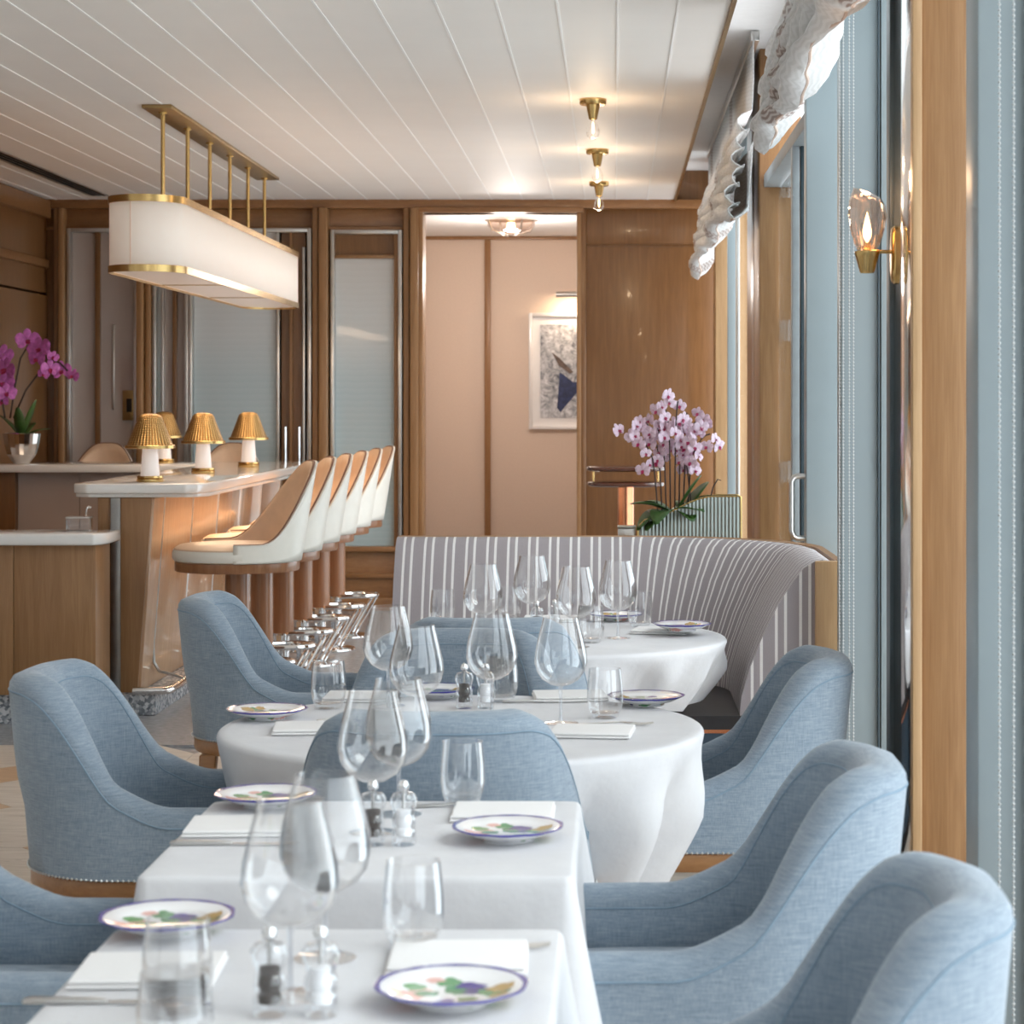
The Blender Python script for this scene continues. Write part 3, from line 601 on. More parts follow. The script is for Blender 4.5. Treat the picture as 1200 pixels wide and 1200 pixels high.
flat([(hx(647), hz(413)), (hx(656), hz(420)), (hx(672), hz(436)), (hx(668), hz(438)), (hx(655), hz(428))], -0.029, -0.0275).build('dark_streak', 'art_brown', pc)
plt = thing('picture_light', 'slim brushed steel picture light above the white framed picture', 'lamp', (hx(690), HY, hz(346)))
MB().tube([(-0.285, -0.12, 0), (0.285, -0.12, 0)], 0.026, 12).build('tube_head', 'steel', plt, True); MB().tube([(0, -0.1, 0.0), (0, -0.09, 0.06), (0, -0.001, 0.07)], 0.008, 8).build('arm', 'steel', plt, True)
lamp('AREA', 'picture_light_lamp', (hx(690), HY - 0.15, hz(352)), 5, (1.0, 0.72, 0.48), 0.5, (R(25), 0, 0), None, None, 0.03)

# ------------------------------------------------------------------ blue chairs (front = +x)
def make_chair():
    t = thing('dining_armchair', 'x', 'chair')
    # half path of the plan: back centre -> corner -> arm front
    def plan(s):               # s in 0..1 -> (x,y) unit plan at reference width, and normal
        w, b, rc = 0.30, 0.30, 0.245; L1 = w - rc; L2 = rc * pi / 2; L3 = 0.26 + b - rc; L = L1 + L2 + L3; q = s * L
        if q < L1: return -b, q, -1.0, 0.0
        if q < L1 + L2:
            a = (q - L1) / rc; return -b + rc - rc * math.cos(a), L1 + rc * math.sin(a), -math.cos(a), math.sin(a)
        return -b + rc + (q - L1 - L2), w, 0.0, 1.0
    def top(x):
        S_ = 0.08 * sst(-0.255, -0.18, x) + 0.67 * sst(-0.215, -0.05, x) + 0.25 * sst(-0.13, 0.06, x)
        return 0.612 + 0.282 * (1 - S_) - 0.01 * max(0, x - 0.1)
    half = 44; secs = []
    idx = [-(half - i) / half for i in range(half)] + [i / half for i in range(half + 1)]
    uvw = []
    for s in idx:
        x, y, nx, ny = plan(abs(s)); sg = 1 if s >= 0 else -1
        h = top(x); 
        th = 0.080
        
        sec = []
        def pt(z, off):
            flare = (z - 0.46) / 0.44
            yy = y * (1.06 - 0.17 * flare) ; xx = x - 0.045 * max(0, flare) * (1 - sst(-0.25, 0.15, x)) 
            bulge = 0.012 * sst(0.60, 0.68, z) * (1 - sst(-0.30, -0.05, x))
            o2 = off + (bulge if off > -0.02 else 0)
            return (xx + nx * o2, sg * (yy + ny * o2), z)
        zz = [0.46, 0.50, 0.56, 0.62, 0.70, 0.78]
        zt_ = h - th / 2
        for k_ in range(7):
            z = 0.46 + (zt_ - 0.46) * k_ / 6; sec.append(pt(z, 0.0))
        for k_ in range(1, 8):
            a = pi * k_ / 8; sec.append(pt(zt_ + th / 2 * math.sin(a), -th / 2 + th / 2 * math.cos(a)))
        for k_ in range(6):
            z = zt_ - (zt_ - 0.44) * k_ / 5; sec.append(pt(z, -th - 0.012 * math.sin(pi * k_ / 5)))
        secs.append(sec)
    # rounded arm fronts
    def cap(sec, sg):
        c = Vector((sum(p[0] for p in sec) / len(sec), sum(p[1] for p in sec) / len(sec), sum(p[2] for p in sec) / len(sec)))
        res = []
        for q in (0.35, 0.65, 0.88):
            sc = math.sqrt(1 - q * q); res.append([tuple(Vector((p[0] + 0.035 * q, c.y + (p[1] - c.y) * sc, c.z + (p[2] - c.z) * (0.75 + 0.25 * sc))) ) for p in sec])
        return res
    rings = list(reversed(cap(secs[0], -1))) + secs + cap(secs[-1], 1)
    MB().loops(rings, True, True).build('upholstered_shell', 'blue_linen', t, True, angle=75)
    # piping lines along both edges of the rim
    for kx, rad in ((6, 0.0022), (14, 0.0016)):
        MB().tube([Vector(s_[kx]) for s_ in secs], rad, 5).build('piping', 'blue_piping', t, True)
    # seat
    def oval(o, n=36):
        pts = []
        for i in range(n):
            a = 2 * pi * i / n; c, s = math.cos(a), math.sin(a); e = 0.45
            pts.append((0.030 + (0.260 + o) * math.copysign(abs(c) ** e, c), (0.240 + o) * math.copysign(abs(s) ** e, s)))
        return pts
    rg = []
    for o, z in ((-0.02, 0.455), (-0.005, 0.462), (0.0, 0.475), (-0.004, 0.49), (-0.02, 0.502), (-0.06, 0.51), (-0.15, 0.516)): rg.append([(x, y, z) for x, y in oval(o)])
    MB().loops(rg, True, True).build('seat', 'blue_linen', t, True, angle=60)
    # front rail upholstery, wooden base ring and nail heads
    outl = [(q_[0][0], q_[0][1]) for q_ in secs]
    f0, f1 = outl[-1], outl[0]
    outl += [(f0[0] + 0.03 * math.sin(pi * i / 8) + 0.012, f0[1] + (f1[1] - f0[1]) * i / 8) for i in range(1, 8)]
    def ring(o, n=0):
        m_ = len(outl); res = []
        for i in range(m_):
            p0, p1 = outl[i - 1], outl[(i + 1) % m_]; tx, ty = p1[0] - p0[0], p1[1] - p0[1]; l_ = math.hypot(tx, ty) or 1
            res.append((outl[i][0] - ty / l_ * o * ORI, outl[i][1] + tx / l_ * o * ORI))
        return res
    ORI = 1 if sum(outl[i - 1][0] * outl[i][1] - outl[i][0] * outl[i - 1][1] for i in range(len(outl))) < 0 else -1
    def studs(o, gap):
        pts = ring(o); res = []; carry = 0.0
        for i in range(len(pts)):
            p, q_ = pts[i], pts[(i + 1) % len(pts)]; d_ = math.hypot(q_[0] - p[0], q_[1] - p[1]); u_ = carry
            while u_ < d_: res.append((p[0] + (q_[0] - p[0]) * u_ / d_, p[1] + (q_[1] - p[1]) * u_ / d_)); u_ += gap
            carry = u_ - d_
        return res
    rg = [[(x, y, z) for x, y in ring(o)] for o, z in ((-0.03, 0.413), (-0.006, 0.416), (-0.002, 0.425), (-0.002, 0.452), (-0.005, 0.4585), (-0.03, 0.4595))]
    MB().loops(rg, True, True).build('base_ring', 'trim_wood', t, True)
    nb = MB(); rr_ = studs(0.004, 0.012)
    for (x, y) in rr_:
        r = 0.0038
        nb.add([(x + r, y, 0.462), (x, y + r, 0.462), (x - r, y, 0.462), (x, y - r, 0.462), (x, y, 0.462 + r), (x, y, 0.462 - r)], [(0, 1, 4), (1, 2, 4), (2, 3, 4), (3, 0, 4), (1, 0, 5), (2, 1, 5), (3, 2, 5), (0, 3, 5)])
    nb.build('nailhead_trim', 'steel', t)['kind'] = 'stuff'
    for sx in (-1, 1):
        for sy in (-1, 1):
            a = 0.026; bx, by = sx * 0.225, sy * 0.225; c = 0.018; ex, ey = sx * (0.25 if sx < 0 else 0.235), sy * 0.235
            MB().loops([[(ex - c, ey - c, 0), (ex + c, ey - c, 0), (ex + c, ey + c, 0), (ex - c, ey + c, 0)], [(bx - a, by - a, 0.416), (bx + a, by - a, 0.416), (bx + a, by + a, 0.416), (bx - a, by + a, 0.416)]], True, True).build('leg', 'trim_wood', t, bevel=0.004)
    return t
chair = Maker(make_chair())
ch = [((-1.035, 5.16), 0, 'blue linen armchair at the nearer round table, its back toward the low counter'),
      ((-1.035, 7.12), 0, 'blue linen armchair at the farther round table beside the bar stools'),
      ((-1.03, 3.74), 0, 'blue linen armchair drawn up to the middle square table on the bar side'),
      ((-0.422, 5.74), -pi / 2, 'blue linen armchair at the nearer round table with its back to the farther one'),
      ((-0.37, 6.63), pi / 2, 'blue linen armchair at the farther round table facing the striped banquette'),
      ((-0.362, 4.70), pi / 2, 'blue linen armchair between the nearer round table and a square table'),
      ((0.228, 5.46), pi, 'blue linen armchair at the nearer round table on the window side'),
      ((0.150, 3.87), pi, 'blue linen armchair at the middle square table on the window side'),
      ((0.150, 2.86), pi, 'blue linen armchair at the front square table on the window side')]
for (p, r, lab) in ch: chair((p[0], p[1] / K, 0), r, lab, 'blue linen dining armchairs')

# ------------------------------------------------------------------ tables and cloths
TZ = 0.75
def table_round(label, cx, cy, r):
    t = thing('round_table', label, 'table', (cx, cy, 0))
    MB().lathe([(0, TZ - 0.035), (r - 0.05, TZ - 0.035), (r - 0.045, TZ - 0.03), (r - 0.045, TZ - 0.012), (r - 0.05, TZ - 0.008), (0, TZ - 0.008)], 48).build('tabletop', 'oak', t, True)
    MB().lathe([(0.05, 0.04), (0.04, 0.1), (0.04, TZ - 0.036)], 20).build('column', 'steel', t, True); MB().lathe([(0, 0), (0.23, 0), (0.23, 0.012), (0.06, 0.04), (0, 0.04)], 32).build('base', 'steel', t, True)
def cloth_round(label, cx, cy, r, hem, seed, lean=0.30):
    rnd = random.Random(seed); n = 120; rings = []; ph = [rnd.uniform(0, 6.28) for _ in range(4)]
    rings.append([(0.02 * math.cos(2 * pi * i / n), 0.02 * math.sin(2 * pi * i / n), TZ - 0.001) for i in range(n)])
    for rr_ in (0.3, 0.6, 0.85, 0.95): rings.append([(r * rr_ * math.cos(2 * pi * i / n), r * rr_ * math.sin(2 * pi * i / n), TZ - 0.001) for i in range(n)])
    for a in (0.25, 0.5, 0.75, 1.0):
        q = a * pi / 2; rings.append([((r - 0.014 + 0.014 * math.sin(q)) * math.cos(2 * pi * i / n), (r - 0.014 + 0.014 * math.sin(q)) * math.sin(2 * pi * i / n), TZ - 0.015 + 0.014 * math.cos(q)) for i in range(n)])
    m = 14
    for j in range(1, m + 1):
        v = j / m; ring = []
        for i in range(n):
            a = 2 * pi * i / n
            fold = 0.55 * (2 * abs(math.sin(4.5 * a + ph[0] + 0.35 * math.sin(3 * a + ph[2]))) ** 0.7 - 1.1) + 0.4 * math.sin(13 * a + ph[1] + 0.6 * v) + 0.2 * math.sin(4 * a + ph[2])
            rad = r * (1 - lean * (v ** 1.25)) + 0.075 * fold * sst(0.02, 0.55, v) + 0.01 * math.sin(3 * a + ph[3]) * v
            rad = min(rad, r + 0.004)
            ring.append((rad * math.cos(a), rad * math.sin(a), TZ - 0.015 - (TZ - 0.015 - hem) * v + 0.012 * v * math.sin(5 * a + ph[1])))
        rings.append(ring)
    o = MB().loops(rings, True, False).build('tablecloth', 'tablecloth', None, True, angle=80); o.location = (cx, cy * K, 0.0)
    return tag(o, label, 'tablecloth')
def table_square(label, x0, x1, y0, y1):
    cx, cy = (x0 + x1) / 2, (y0 + y1) / 2; t = thing('square_table', label, 'table', (cx, cy, 0)); hx_, hy_ = (x1 - x0) / 2 - 0.02, (y1 - y0) / 2 * K - 0.02
    box('tabletop', 'oak', t, -hx_, hx_, -hy_, hy_, TZ - 0.035, TZ - 0.008, 0.004); MB().lathe([(0.04, 0.04), (0.04, TZ - 0.036)], 20).build('column', 'steel', t, True); box('base', 'steel', t, -0.2, 0.2, -0.2, 0.2, 0, 0.04, 0.006)
def cloth_square(label, x0, x1, y0, y1, hem, seed):
    rnd = random.Random(seed); cx, cy = (x0 + x1) / 2, (y0 + y1) / 2; hx_, hy_ = (x1 - x0) / 2, (y1 - y0) / 2 * K; rc = 0.022
    base = []
    for (sx, sy, a0) in ((1, 1, 0), (-1, 1, pi / 2), (-1, -1, pi), (1, -1, 1.5 * pi)):
        for i in range(9):
            a = a0 + pi / 2 * i / 8; base.append((sx * (hx_ - rc) + rc * math.cos(a), sy * (hy_ - rc) + rc * math.sin(a), math.cos(a), math.sin(a), 1.0))
        nx_ = {(1, 1): (-1, 1), (-1, 1): (-1, -1), (-1, -1): (1, -1), (1, -1): (1, 1)}[(sx, sy)]
        p0 = base[-1]; a = a0 + pi / 2; q1 = (nx_[0] * (hx_ - rc) + rc * math.cos(a), nx_[1] * (hy_ - rc) + rc * math.sin(a))
        for i in range(1, 24):
            u = i / 24; base.append((p0[0] + (q1[0] - p0[0]) * u, p0[1] + (q1[1] - p0[1]) * u, math.cos(a), math.sin(a), max(0, 1 - min(u, 1 - u) / 0.22) ** 2))
    n = len(base); ph = [rnd.uniform(0, 6.28) for _ in range(4)]; rings = []
    for sc in (0.05, 0.4, 0.7, 0.9, 0.97): rings.append([(x * sc, y * sc, TZ - 0.001) for x, y, _, _, _ in base])
    for a in (0.3, 0.6, 1.0):
        q = a * pi / 2; rings.append([(x - nx_ * 0.012 * (1 - math.sin(q)), y - ny_ * 0.012 * (1 - math.sin(q)), TZ - 0.013 + 0.012 * math.cos(q)) for x, y, nx_, ny_, _ in base])
    m = 14
    for j in range(1, m + 1):
        v = j / m; ring = []
        for i, (x, y, nx_, ny_, cw) in enumerate(base):
            s = i / n * 2 * pi
            off = 0.085 * cw * v ** 1.1 + (1 - cw) * (0.016 * math.sin(9 * s + ph[0]) + 0.012 * math.sin(14 * s + ph[1] + v)) * sst(0, 0.8, v) - 0.018 * (1 - cw) * sst(0, 1, v)
            ring.append((x + nx_ * off, y + ny_ * off, TZ - 0.013 - (TZ - 0.013 - hem) * v - 0.03 * cw * v))
        rings.append(ring)
    o = MB().loops(rings, True, False).build('tablecloth', 'tablecloth', None, True, angle=80); o.location = (cx, cy * K, 0)
    return tag(o, label, 'tablecloth')
T3 = (-0.357, 4.40, 0.567); T4 = (-0.20, 6.10, 0.565)
table_round('round pedestal table under the nearer round white cloth', *T3); cloth_round('round white tablecloth on the nearer round table', *T3, 0.36, 3)
table_round('round pedestal table under the white cloth beside the banquette', *T4); cloth_round('round white tablecloth on the table beside the striped banquette', *T4, 0.54, 8, 0.24)
T2 = (-0.765, -0.062, 2.99, 3.57); T1 = (-0.72, -0.072, 2.02, 2.70)
table_square('square pedestal table under the middle white cloth', *T2); cloth_square('square white tablecloth on the middle table', *T2, 0.34, 5)
table_square('square pedestal table under the front white cloth', *T1); cloth_square('square white tablecloth on the front table', *T1, 0.34, 11)

# ------------------------------------------------------------------ tableware
Z = TZ + 0.0
def make_wine():
    t = thing('wine_glass', 'x', 'glass')
    o = [(0.006, 0.088), (0.022, 0.0915), (0.043, 0.104), (0.057, 0.123), (0.063, 0.146), (0.061, 0.170), (0.0545, 0.198), (0.044, 0.238), (0.0415, 0.250)]
    i = [(r - 0.0012, z) for r, z in reversed(o[1:])] + [(0.001, 0.093)]
    MB().lathe(o + i, 36, close=False).build('bowl', 'clear_glass', t, True, angle=60)
    MB().lathe([(0.006, 0.006), (0.0042, 0.02), (0.0036, 0.055), (0.0045, 0.080), (0.006, 0.0875)], 14, close=False).build('stem', 'stem_glass', t, True)
    MB().lathe([(0.001, 0.0005), (0.042, 0.0005), (0.0425, 0.002), (0.02, 0.004), (0.006, 0.0058)], 32, close=False).build('foot', 'clear_glass', t, True)
    return t
def make_tumbler():
    t = thing('water_tumbler', 'x', 'glass')
    o = [(0.001, 0.0005), (0.028, 0.0005), (0.033, 0.005), (0.041, 0.025), (0.044, 0.045), (0.043, 0.075), (0.0385, 0.118)]
    i = [(r - 0.0014, z) for r, z in reversed(o[3:])] + [(0.034, 0.018), (0.02, 0.0135), (0.001, 0.013)]
    MB().lathe(o[2:] + i, 36, close=False).build('body', 'clear_glass', t, True, angle=60)
    MB().lathe([(0.001, 0.0005), (0.028, 0.0005), (0.0328, 0.005), (0.0335, 0.0128), (0.001, 0.0128)], 32).build('thick_base', 'thick_glass', t, True)
    return t
def make_mill(fill):
    t = thing('spice_mill', 'x', 'mill')
    MB().lathe([(0.001, 0.0005), (0.020, 0.0005), (0.0215, 0.004), (0.021, 0.022), (0.0185, 0.028), (0.0205, 0.034), (0.021, 0.045), (0.0175, 0.052), (0.0195, 0.060), (0.0235, 0.072), (0.0235, 0.080), (0.018, 0.088), (0.008, 0.0905), (0.001, 0.091)], 24).build('body', 'thick_glass', t, True)
    MB().lathe([(0.001, 0.016), (0.0135, 0.016), (0.0145, 0.026), (0.0115, 0.031), (0.0145, 0.038), (0.0125, 0.052), (0.013, 0.060), (0.001, 0.062)], 18).build('filling', fill, t, True)
    MB().lathe([(0.003, 0.063), (0.003, 0.0915)], 8).build('spindle', 'steel', t, True)
    MB().lathe([(0.004, 0.0918), (0.009, 0.096), (0.010, 0.102), (0.007, 0.109), (0.001, 0.111)], 16).build('knob', 'chrome', t, True)
    return t
def make_plate():
    n = 64; prof = [(0.001, 0.012), (0.040, 0.0, ), (0.045, 0.0), (0.047, 0.006), (0.070, 0.012), (0.0955, 0.0235), (0.0965, 0.0255), (0.0945, 0.0262), (0.070, 0.0175), (0.055, 0.0145), (0.001, 0.014)]
    m = MB().lathe(prof, n, close=False)
    m.v = [(x * (1 + (0.012 * math.sin(10 * math.atan2(y, x)) if math.hypot(x, y) > 0.09 else 0)), y * (1 + (0.012 * math.sin(10 * math.atan2(y, x)) if math.hypot(x, y) > 0.09 else 0)), z) for x, y, z in m.v]
    o = m.build('side_plate', 'painted_plate', None, True, angle=60); return tag(o, 'x', 'plate')
def make_napkin():
    t = thing('folded_napkin', 'x', 'napkin')
    for i, (w, d) in enumerate(((0.094, 0.078), (0.092, 0.0765))):
        m = MB(); rings = []
        for o, z in ((-0.003, 0.0003), (0, 0.002), (0, 0.0045), (-0.003, 0.0062)):
            rings.append([(sx * (w + o) * (1 - 0.0 * k_), sy * (d + o), z + i * 0.0063) for k_, (sx, sy) in enumerate(((1, 1), (-1, 1), (-1, -1), (1, -1)))])
        m.loops(rings, True, True).build('fold', 'linen_fold', t, True, bevel=0.002, angle=70)
    return t
def make_knife():
    t = thing('table_knife', 'x', 'knife')
    MB().loops([[(x, -w, 0.001), (x, w, 0.001), (x, w, h), (x, -w, h)] for x, w, h in ((-0.11, 0.005, 0.006), (-0.10, 0.0065, 0.0085), (-0.03, 0.005, 0.0075), (-0.005, 0.004, 0.006))], True, True).build('handle', 'steel', t, bevel=0.0015)
    MB().loops([[(x, a, 0.001), (x, b, 0.001), (x, b, 0.0032), (x, a, 0.0028)] for x, a, b in ((-0.0045, -0.004, 0.004), (0.02, -0.008, 0.005), (0.08, -0.009, 0.005), (0.105, -0.004, 0.005), (0.112, 0.003, 0.005))], True, True).build('blade', 'chrome', t)
    return t
def make_fork():
    t = thing('table_fork', 'x', 'fork')
    MB().loops([[(x, -w, z), (x, w, z), (x, w, z + 0.003), (x, -w, z + 0.003)] for x, w, z in ((-0.10, 0.006, 0.001), (-0.09, 0.0075, 0.001), (-0.02, 0.004, 0.004), (0.02, 0.0035, 0.006), (0.04, 0.011, 0.004), (0.05, 0.012, 0.003))], True, True).build('handle', 'steel', t, bevel=0.001)
    for y in (-0.0095, -0.0032, 0.0032, 0.0095): MB().tube([(0.0505, y, 0.0045), (0.075, y, 0.003), (0.10, y, 0.006)], [0.0018, 0.0016, 0.0008], 6).build('tine', 'steel', t, True)
    return t
wine, tumb, pep, sal, plate, napk, knife, fork = Maker(make_wine()), Maker(make_tumbler()), Maker(make_mill('pepper')), Maker(make_mill('salt')), Maker(make_plate()), Maker(make_napkin()), Maker(make_knife()), Maker(make_fork())
pep.root.name = 'pepper_mill'; sal.root.name = 'salt_mill'; pep.root['category'] = 'pepper mill'; sal.root['category'] = 'salt mill'
tn = {1: 'the front table', 2: 'the middle table', 3: 'the near round table', 4: 'the banquette table'}
def put(mk, k, p, rz, lab, grp, z=Z): return mk((p[0], p[1], z), rz, lab, grp)
def xy(px, s): return ((px - VX) / s, F / s)
# wine glasses: (table, px centre, scale px/m, label detail)
for k, px, s, lab in ((1, 340, 925, 'large empty wine glass near the salt and pepper mills on'), (1, 381, 865, 'large empty wine glass next to the window-side mill on'),
                      (2, 437, 668, 'empty wine glass on the bar side of the pair on'), (2, 467, 640, 'empty wine glass on the chair side of the pair on'),
                      (3, 455, 470, 'empty wine glass standing behind its twin on the bar side of'), (3, 488, 515, 'empty wine glass nearer the square tables on the bar side of'), (3, 576, 487, 'empty wine glass behind the mills on'), (3, 657, 497, 'empty wine glass on the window side of'),
                      (4, 566, 372, 'empty wine glass on the bar side of'), (4, 623, 352, 'empty wine glass behind the mills on'), (4, 675, 378, 'empty wine glass beside the mills on'), (4, 724, 364, 'empty wine glass next to the plate on the banquette side of')):
    put(wine, k, xy(px, s), 0, lab + ' ' + tn[k], 'empty wine glasses')
for k, px, py, lab in ((1, 208, 1188, 'stemless water tumbler in front of the napkin on the bar side of'), (1, 484, 1108, 'stemless water tumbler behind the napkin on the window side of'), (1, 205, 1262, 'stemless water tumbler at the near edge of'),
                       (2, 542, 942, 'stemless water tumbler behind the plate on'), (3, 385, 830, 'water tumbler on the bar side of'), (3, 587, 822, 'water tumbler behind the mills on'), (3, 709, 841, 'water tumbler beside the painted plate on'),
                       (4, 519, 731, 'water tumbler on the bar side of'), (4, 597, 726, 'water tumbler behind the pepper mill on'), (4, 692, 753, 'water tumbler at the front of'), (4, 750, 734, 'water tumbler next to the painted plate on')):
    p = on(px, py, Z); put(tumb, k, p, 0, lab + ' ' + tn[k], 'water tumblers')
for k, px, py in ((1, 316, 1190), (2, 437, 990), (3, 544, 830), (4, 629, 744)): put(pep, k, on(px, py, Z), 0.4, 'clear pepper mill with dark filling on ' + tn[k], 'pepper mills')
for k, px, py in ((1, 376, 1190), (2, 473, 990), (3, 569, 830), (4, 650, 742)): put(sal, k, on(px, py, Z), 0.2, 'clear salt mill with white filling on ' + tn[k], 'salt mills')
for k, px, py, rz, lab in ((1, 529, 1176, 0.1, 'flower painted plate with blue rim on the window side of'), (1, 196, 1092, 0.3, 'flower painted plate with blue rim at the back corner of'), (2, 595, 984, 0.15, 'flower painted plate with blue rim on the window side of'), (2, 312, 944, 0.2, 'flower painted plate with blue rim at the back corner of'),
                           (3, 313, 842, 2.4, 'flower painted plate with blue rim on the bar side of'), (3, 512, 817, 0.5, 'flower painted plate with blue rim at the back of'), (3, 757, 826, 3.0, 'flower painted plate with blue rim on the window side of'), (4, 799, 744, 1.0, 'flower painted plate with blue rim on the window side of'), (4, 722, 727, 2.0, 'flower painted plate with blue rim at the banquette side of')):
    put(plate, k, on(px, py, Z), rz, lab + ' ' + tn[k], 'painted side plates', Z + (0.0135 if (k, px) == (4, 799) else 0))
for k, px, py, rz, lab in ((1, 175, 1142, 0.04, 'folded white napkin in front of the plate on the bar side of'), (1, 537, 1127, 0.03, 'folded white napkin behind the plate on the window side of'), (2, 282, 972, 0.05, 'folded white napkin on the bar side of'), (2, 590, 955, 0.0, 'folded white napkin behind the plate on'),
                           (3, 368, 856, 0.1, 'folded white napkin by the bar-side plate on'), (3, 694, 860, -0.1, 'folded white napkin at the front on the window side of'), (3, 668, 818, 0.1, 'folded white napkin at the back on the window side of'), (3, 424, 819, 0.0, 'folded white napkin at the back on the bar side of'), (4, 775, 741, -0.2, 'folded white napkin partly under the plate on'), (4, 645, 727, 0.0, 'folded white napkin behind the mills on')):
    put(napk, k, on(px, py, Z), rz, lab + ' ' + tn[k], 'folded napkins')
for k, px, py, rz, lab in ((1, 130, 1176, 0.02, 'steel knife along the napkin on the bar side of'), (2, 275, 990, 0.02, 'steel knife along the napkin on the bar side of'), (3, 640, 823, 0.1, 'steel knife at the back of')):
    put(knife, k, on(px, py, Z), rz, lab + ' ' + tn[k], 'table knives')
for k, px, py, rz, lab in ((1, 560, 1111, 0.0, 'steel fork behind the napkin on the window side of'), (2, 545, 945, 0.1, 'steel fork behind the tumbler on'), (3, 716, 850, 0.05, 'steel fork under the window-side napkin edge on'), (3, 418, 842, 0.5, 'steel fork by the bar-side tumbler on')):
    put(fork, k, on(px, py, Z), rz, lab + ' ' + tn[k], 'table forks')

# ------------------------------------------------------------------ banquette
bq = thing('banquette', 'curved grey and white striped banquette with black leather seat', 'banquette', (0, 0, 0))
path = []; LX0, YB, RX, RC, YE = -0.82, 8.355, 0.645, 0.62, 7.15
for i in range(15): path.append((LX0 + (RX - RC - LX0) * i / 14, YB, 0, 1))
for i in range(1, 25): a = pi / 2 - pi / 2 * i / 24; path.append((RX - RC + RC * math.cos(a), YB - RC + RC * math.sin(a), math.cos(a), math.sin(a)))
for i in range(1, 8): path.append((RX, YB - RC - (YB - RC - YE) * i / 7, 1, 0))
prof = [(-0.02, 0.50), (-0.24, 0.50), (-0.235, 0.56), (-0.205, 0.66), (-0.165, 0.76), (-0.115, 0.86), (-0.07, 0.93), (-0.035, 0.975), (0.0, 0.997), (0.03, 1.003), (0.055, 0.995), (0.065, 0.97), (0.065, 0.50)]
m = MB(); rings = []; uv = {}; L = 0; q = 0
for i, (x, y, nx, ny) in enumerate(path):
    if i: L += math.hypot(x - path[i - 1][0], y - path[i - 1][1])
    rings.append([(x + nx * o, y + ny * o, z) for o, z in prof])
    for j in range(len(prof)): uv[q] = (L, prof[j][1]); q += 1
n0 = len(prof)
# end caps get their own vertices so that their stripes run upright
m.loops(rings); capv = [rings[-1][j] for j in range(n0)]; o0 = len(m.v); m.add(capv, [tuple(range(n0))])
for j in range(n0): uv[o0 + j] = (prof[j][0], prof[j][1])
capv = [rings[0][j] for j in range(n0)]; o0 = len(m.v); m.add(capv, [tuple(range(n0))])
for j in range(n0): uv[o0 + j] = (prof[j][0], prof[j][1])
m.build('striped_back', 'stripe_fabric', bq, True, uvs=uv, angle=60)
def sweep(name, mat, pr, p=path, smooth=True, ang=40):
    return MB().loops([[(x + nx * o, y + ny * o, z) for o, z in pr] for x, y, nx, ny in p], True, True).build(name, mat, bq, smooth, angle=ang)
sweep('seat', 'leather_black', [(-0.575, 0.455), (-0.575, 0.485), (-0.56, 0.499), (-0.02, 0.499), (-0.02, 0.455)])
sweep('copper_strip', 'copper', [(-0.578, 0.443), (-0.578, 0.4545), (-0.02, 0.4545), (-0.02, 0.443)])
sweep('base', 'teal_panel', [(-0.55, 0.05), (-0.55, 0.442), (-0.02, 0.442), (-0.02, 0.05)]); sweep('plinth', 'slot_black', [(-0.52, 0.0), (-0.52, 0.049), (-0.02, 0.049), (-0.02, 0.0)])
sweep('timber_back', 'oak', [(0.066, 0.0), (0.10, 0.0), (0.10, 0.995), (0.085, 1.005), (0.066, 1.0)])
box('end_panel', 'oak_light', bq, RX + 0.0, RX + 0.10, YE - 0.035, YE - 0.001, 0, 1.0, 0.006)

# ------------------------------------------------------------------ host stand, console, planter, orchids
hs = thing('host_stand', 'dark two-tier bullnose stand on a copper column by the timber wall', 'stand', (0.07, 11.6, 0))
def bull(z, hw2): 
    ring = lambda o, zz: [((hw2 + o) * math.copysign(abs(math.cos(2 * pi * i / 40)) ** 0.6, math.cos(2 * pi * i / 40)), (0.2 + o) * math.copysign(abs(math.sin(2 * pi * i / 40)) ** 0.6, math.sin(2 * pi * i / 40)), zz) for i in range(40)]
    return MB().loops([ring(-0.02, z), ring(-0.005, z + 0.006), ring(0, z + 0.016), ring(-0.005, z + 0.026), ring(-0.02, z + 0.032)], True, True)
bull(1.095, 0.245).build('top_tier', 'mahogany', hs, True); bull(1.0, 0.24).build('lower_tier', 'mahogany', hs, True)
MB().lathe([(0.05, 0.03), (0.05, 0.999)], 24, 0.0, 0).build('column', 'copper', hs, True); MB().lathe([(0, 0), (0.16, 0), (0.16, 0.02), (0.06, 0.03), (0, 0.03)], 28).build('base', 'copper', hs, True)
for x in (-0.2, 0.2): MB().lathe([(0.006, 1.0325), (0.006, 1.0945)], 10, x, 0).build('spacer', 'brass', hs, True)
cs = thing('console_cabinet', 'low timber console behind the striped banquette', 'cabinet', (0.30, 8.05, 0))
box('top', 'oak', cs, -0.33, 0.33, -0.2, 0.2, 0.885, 0.915, 0.004); box('body', 'oak_panel', cs, -0.31, 0.31, -0.18, 0.18, 0.06, 0.884); box('plinth', 'slot_black', cs, -0.29, 0.29, -0.16, 0.16, 0, 0.059)
for sx in (-1, 1): d_ = box('door', 'oak_panel', cs, -0.305 if sx < 0 else 0.002, -0.002 if sx < 0 else 0.305, -0.196, -0.181, 0.08, 0.87, 0.003); MB().lathe([(0.001, 0), (0.008, 0.003), (0.008, 0.015)], 10, sx * 0.03, -0.21, 0.6).build('knob', 'brass', d_, True)
pb = thing('silver_box', 'small mirrored metal box beside the fluted planter', 'box', (0.055, 8.0, 0.915)); box('body', 'steel', pb, -0.04, 0.035, -0.05, 0.05, 0, 0.062, 0.003); box('lid', 'fluted_mirror', pb, -0.042, 0.037, -0.052, 0.052, 0.0625, 0.072, 0.003)
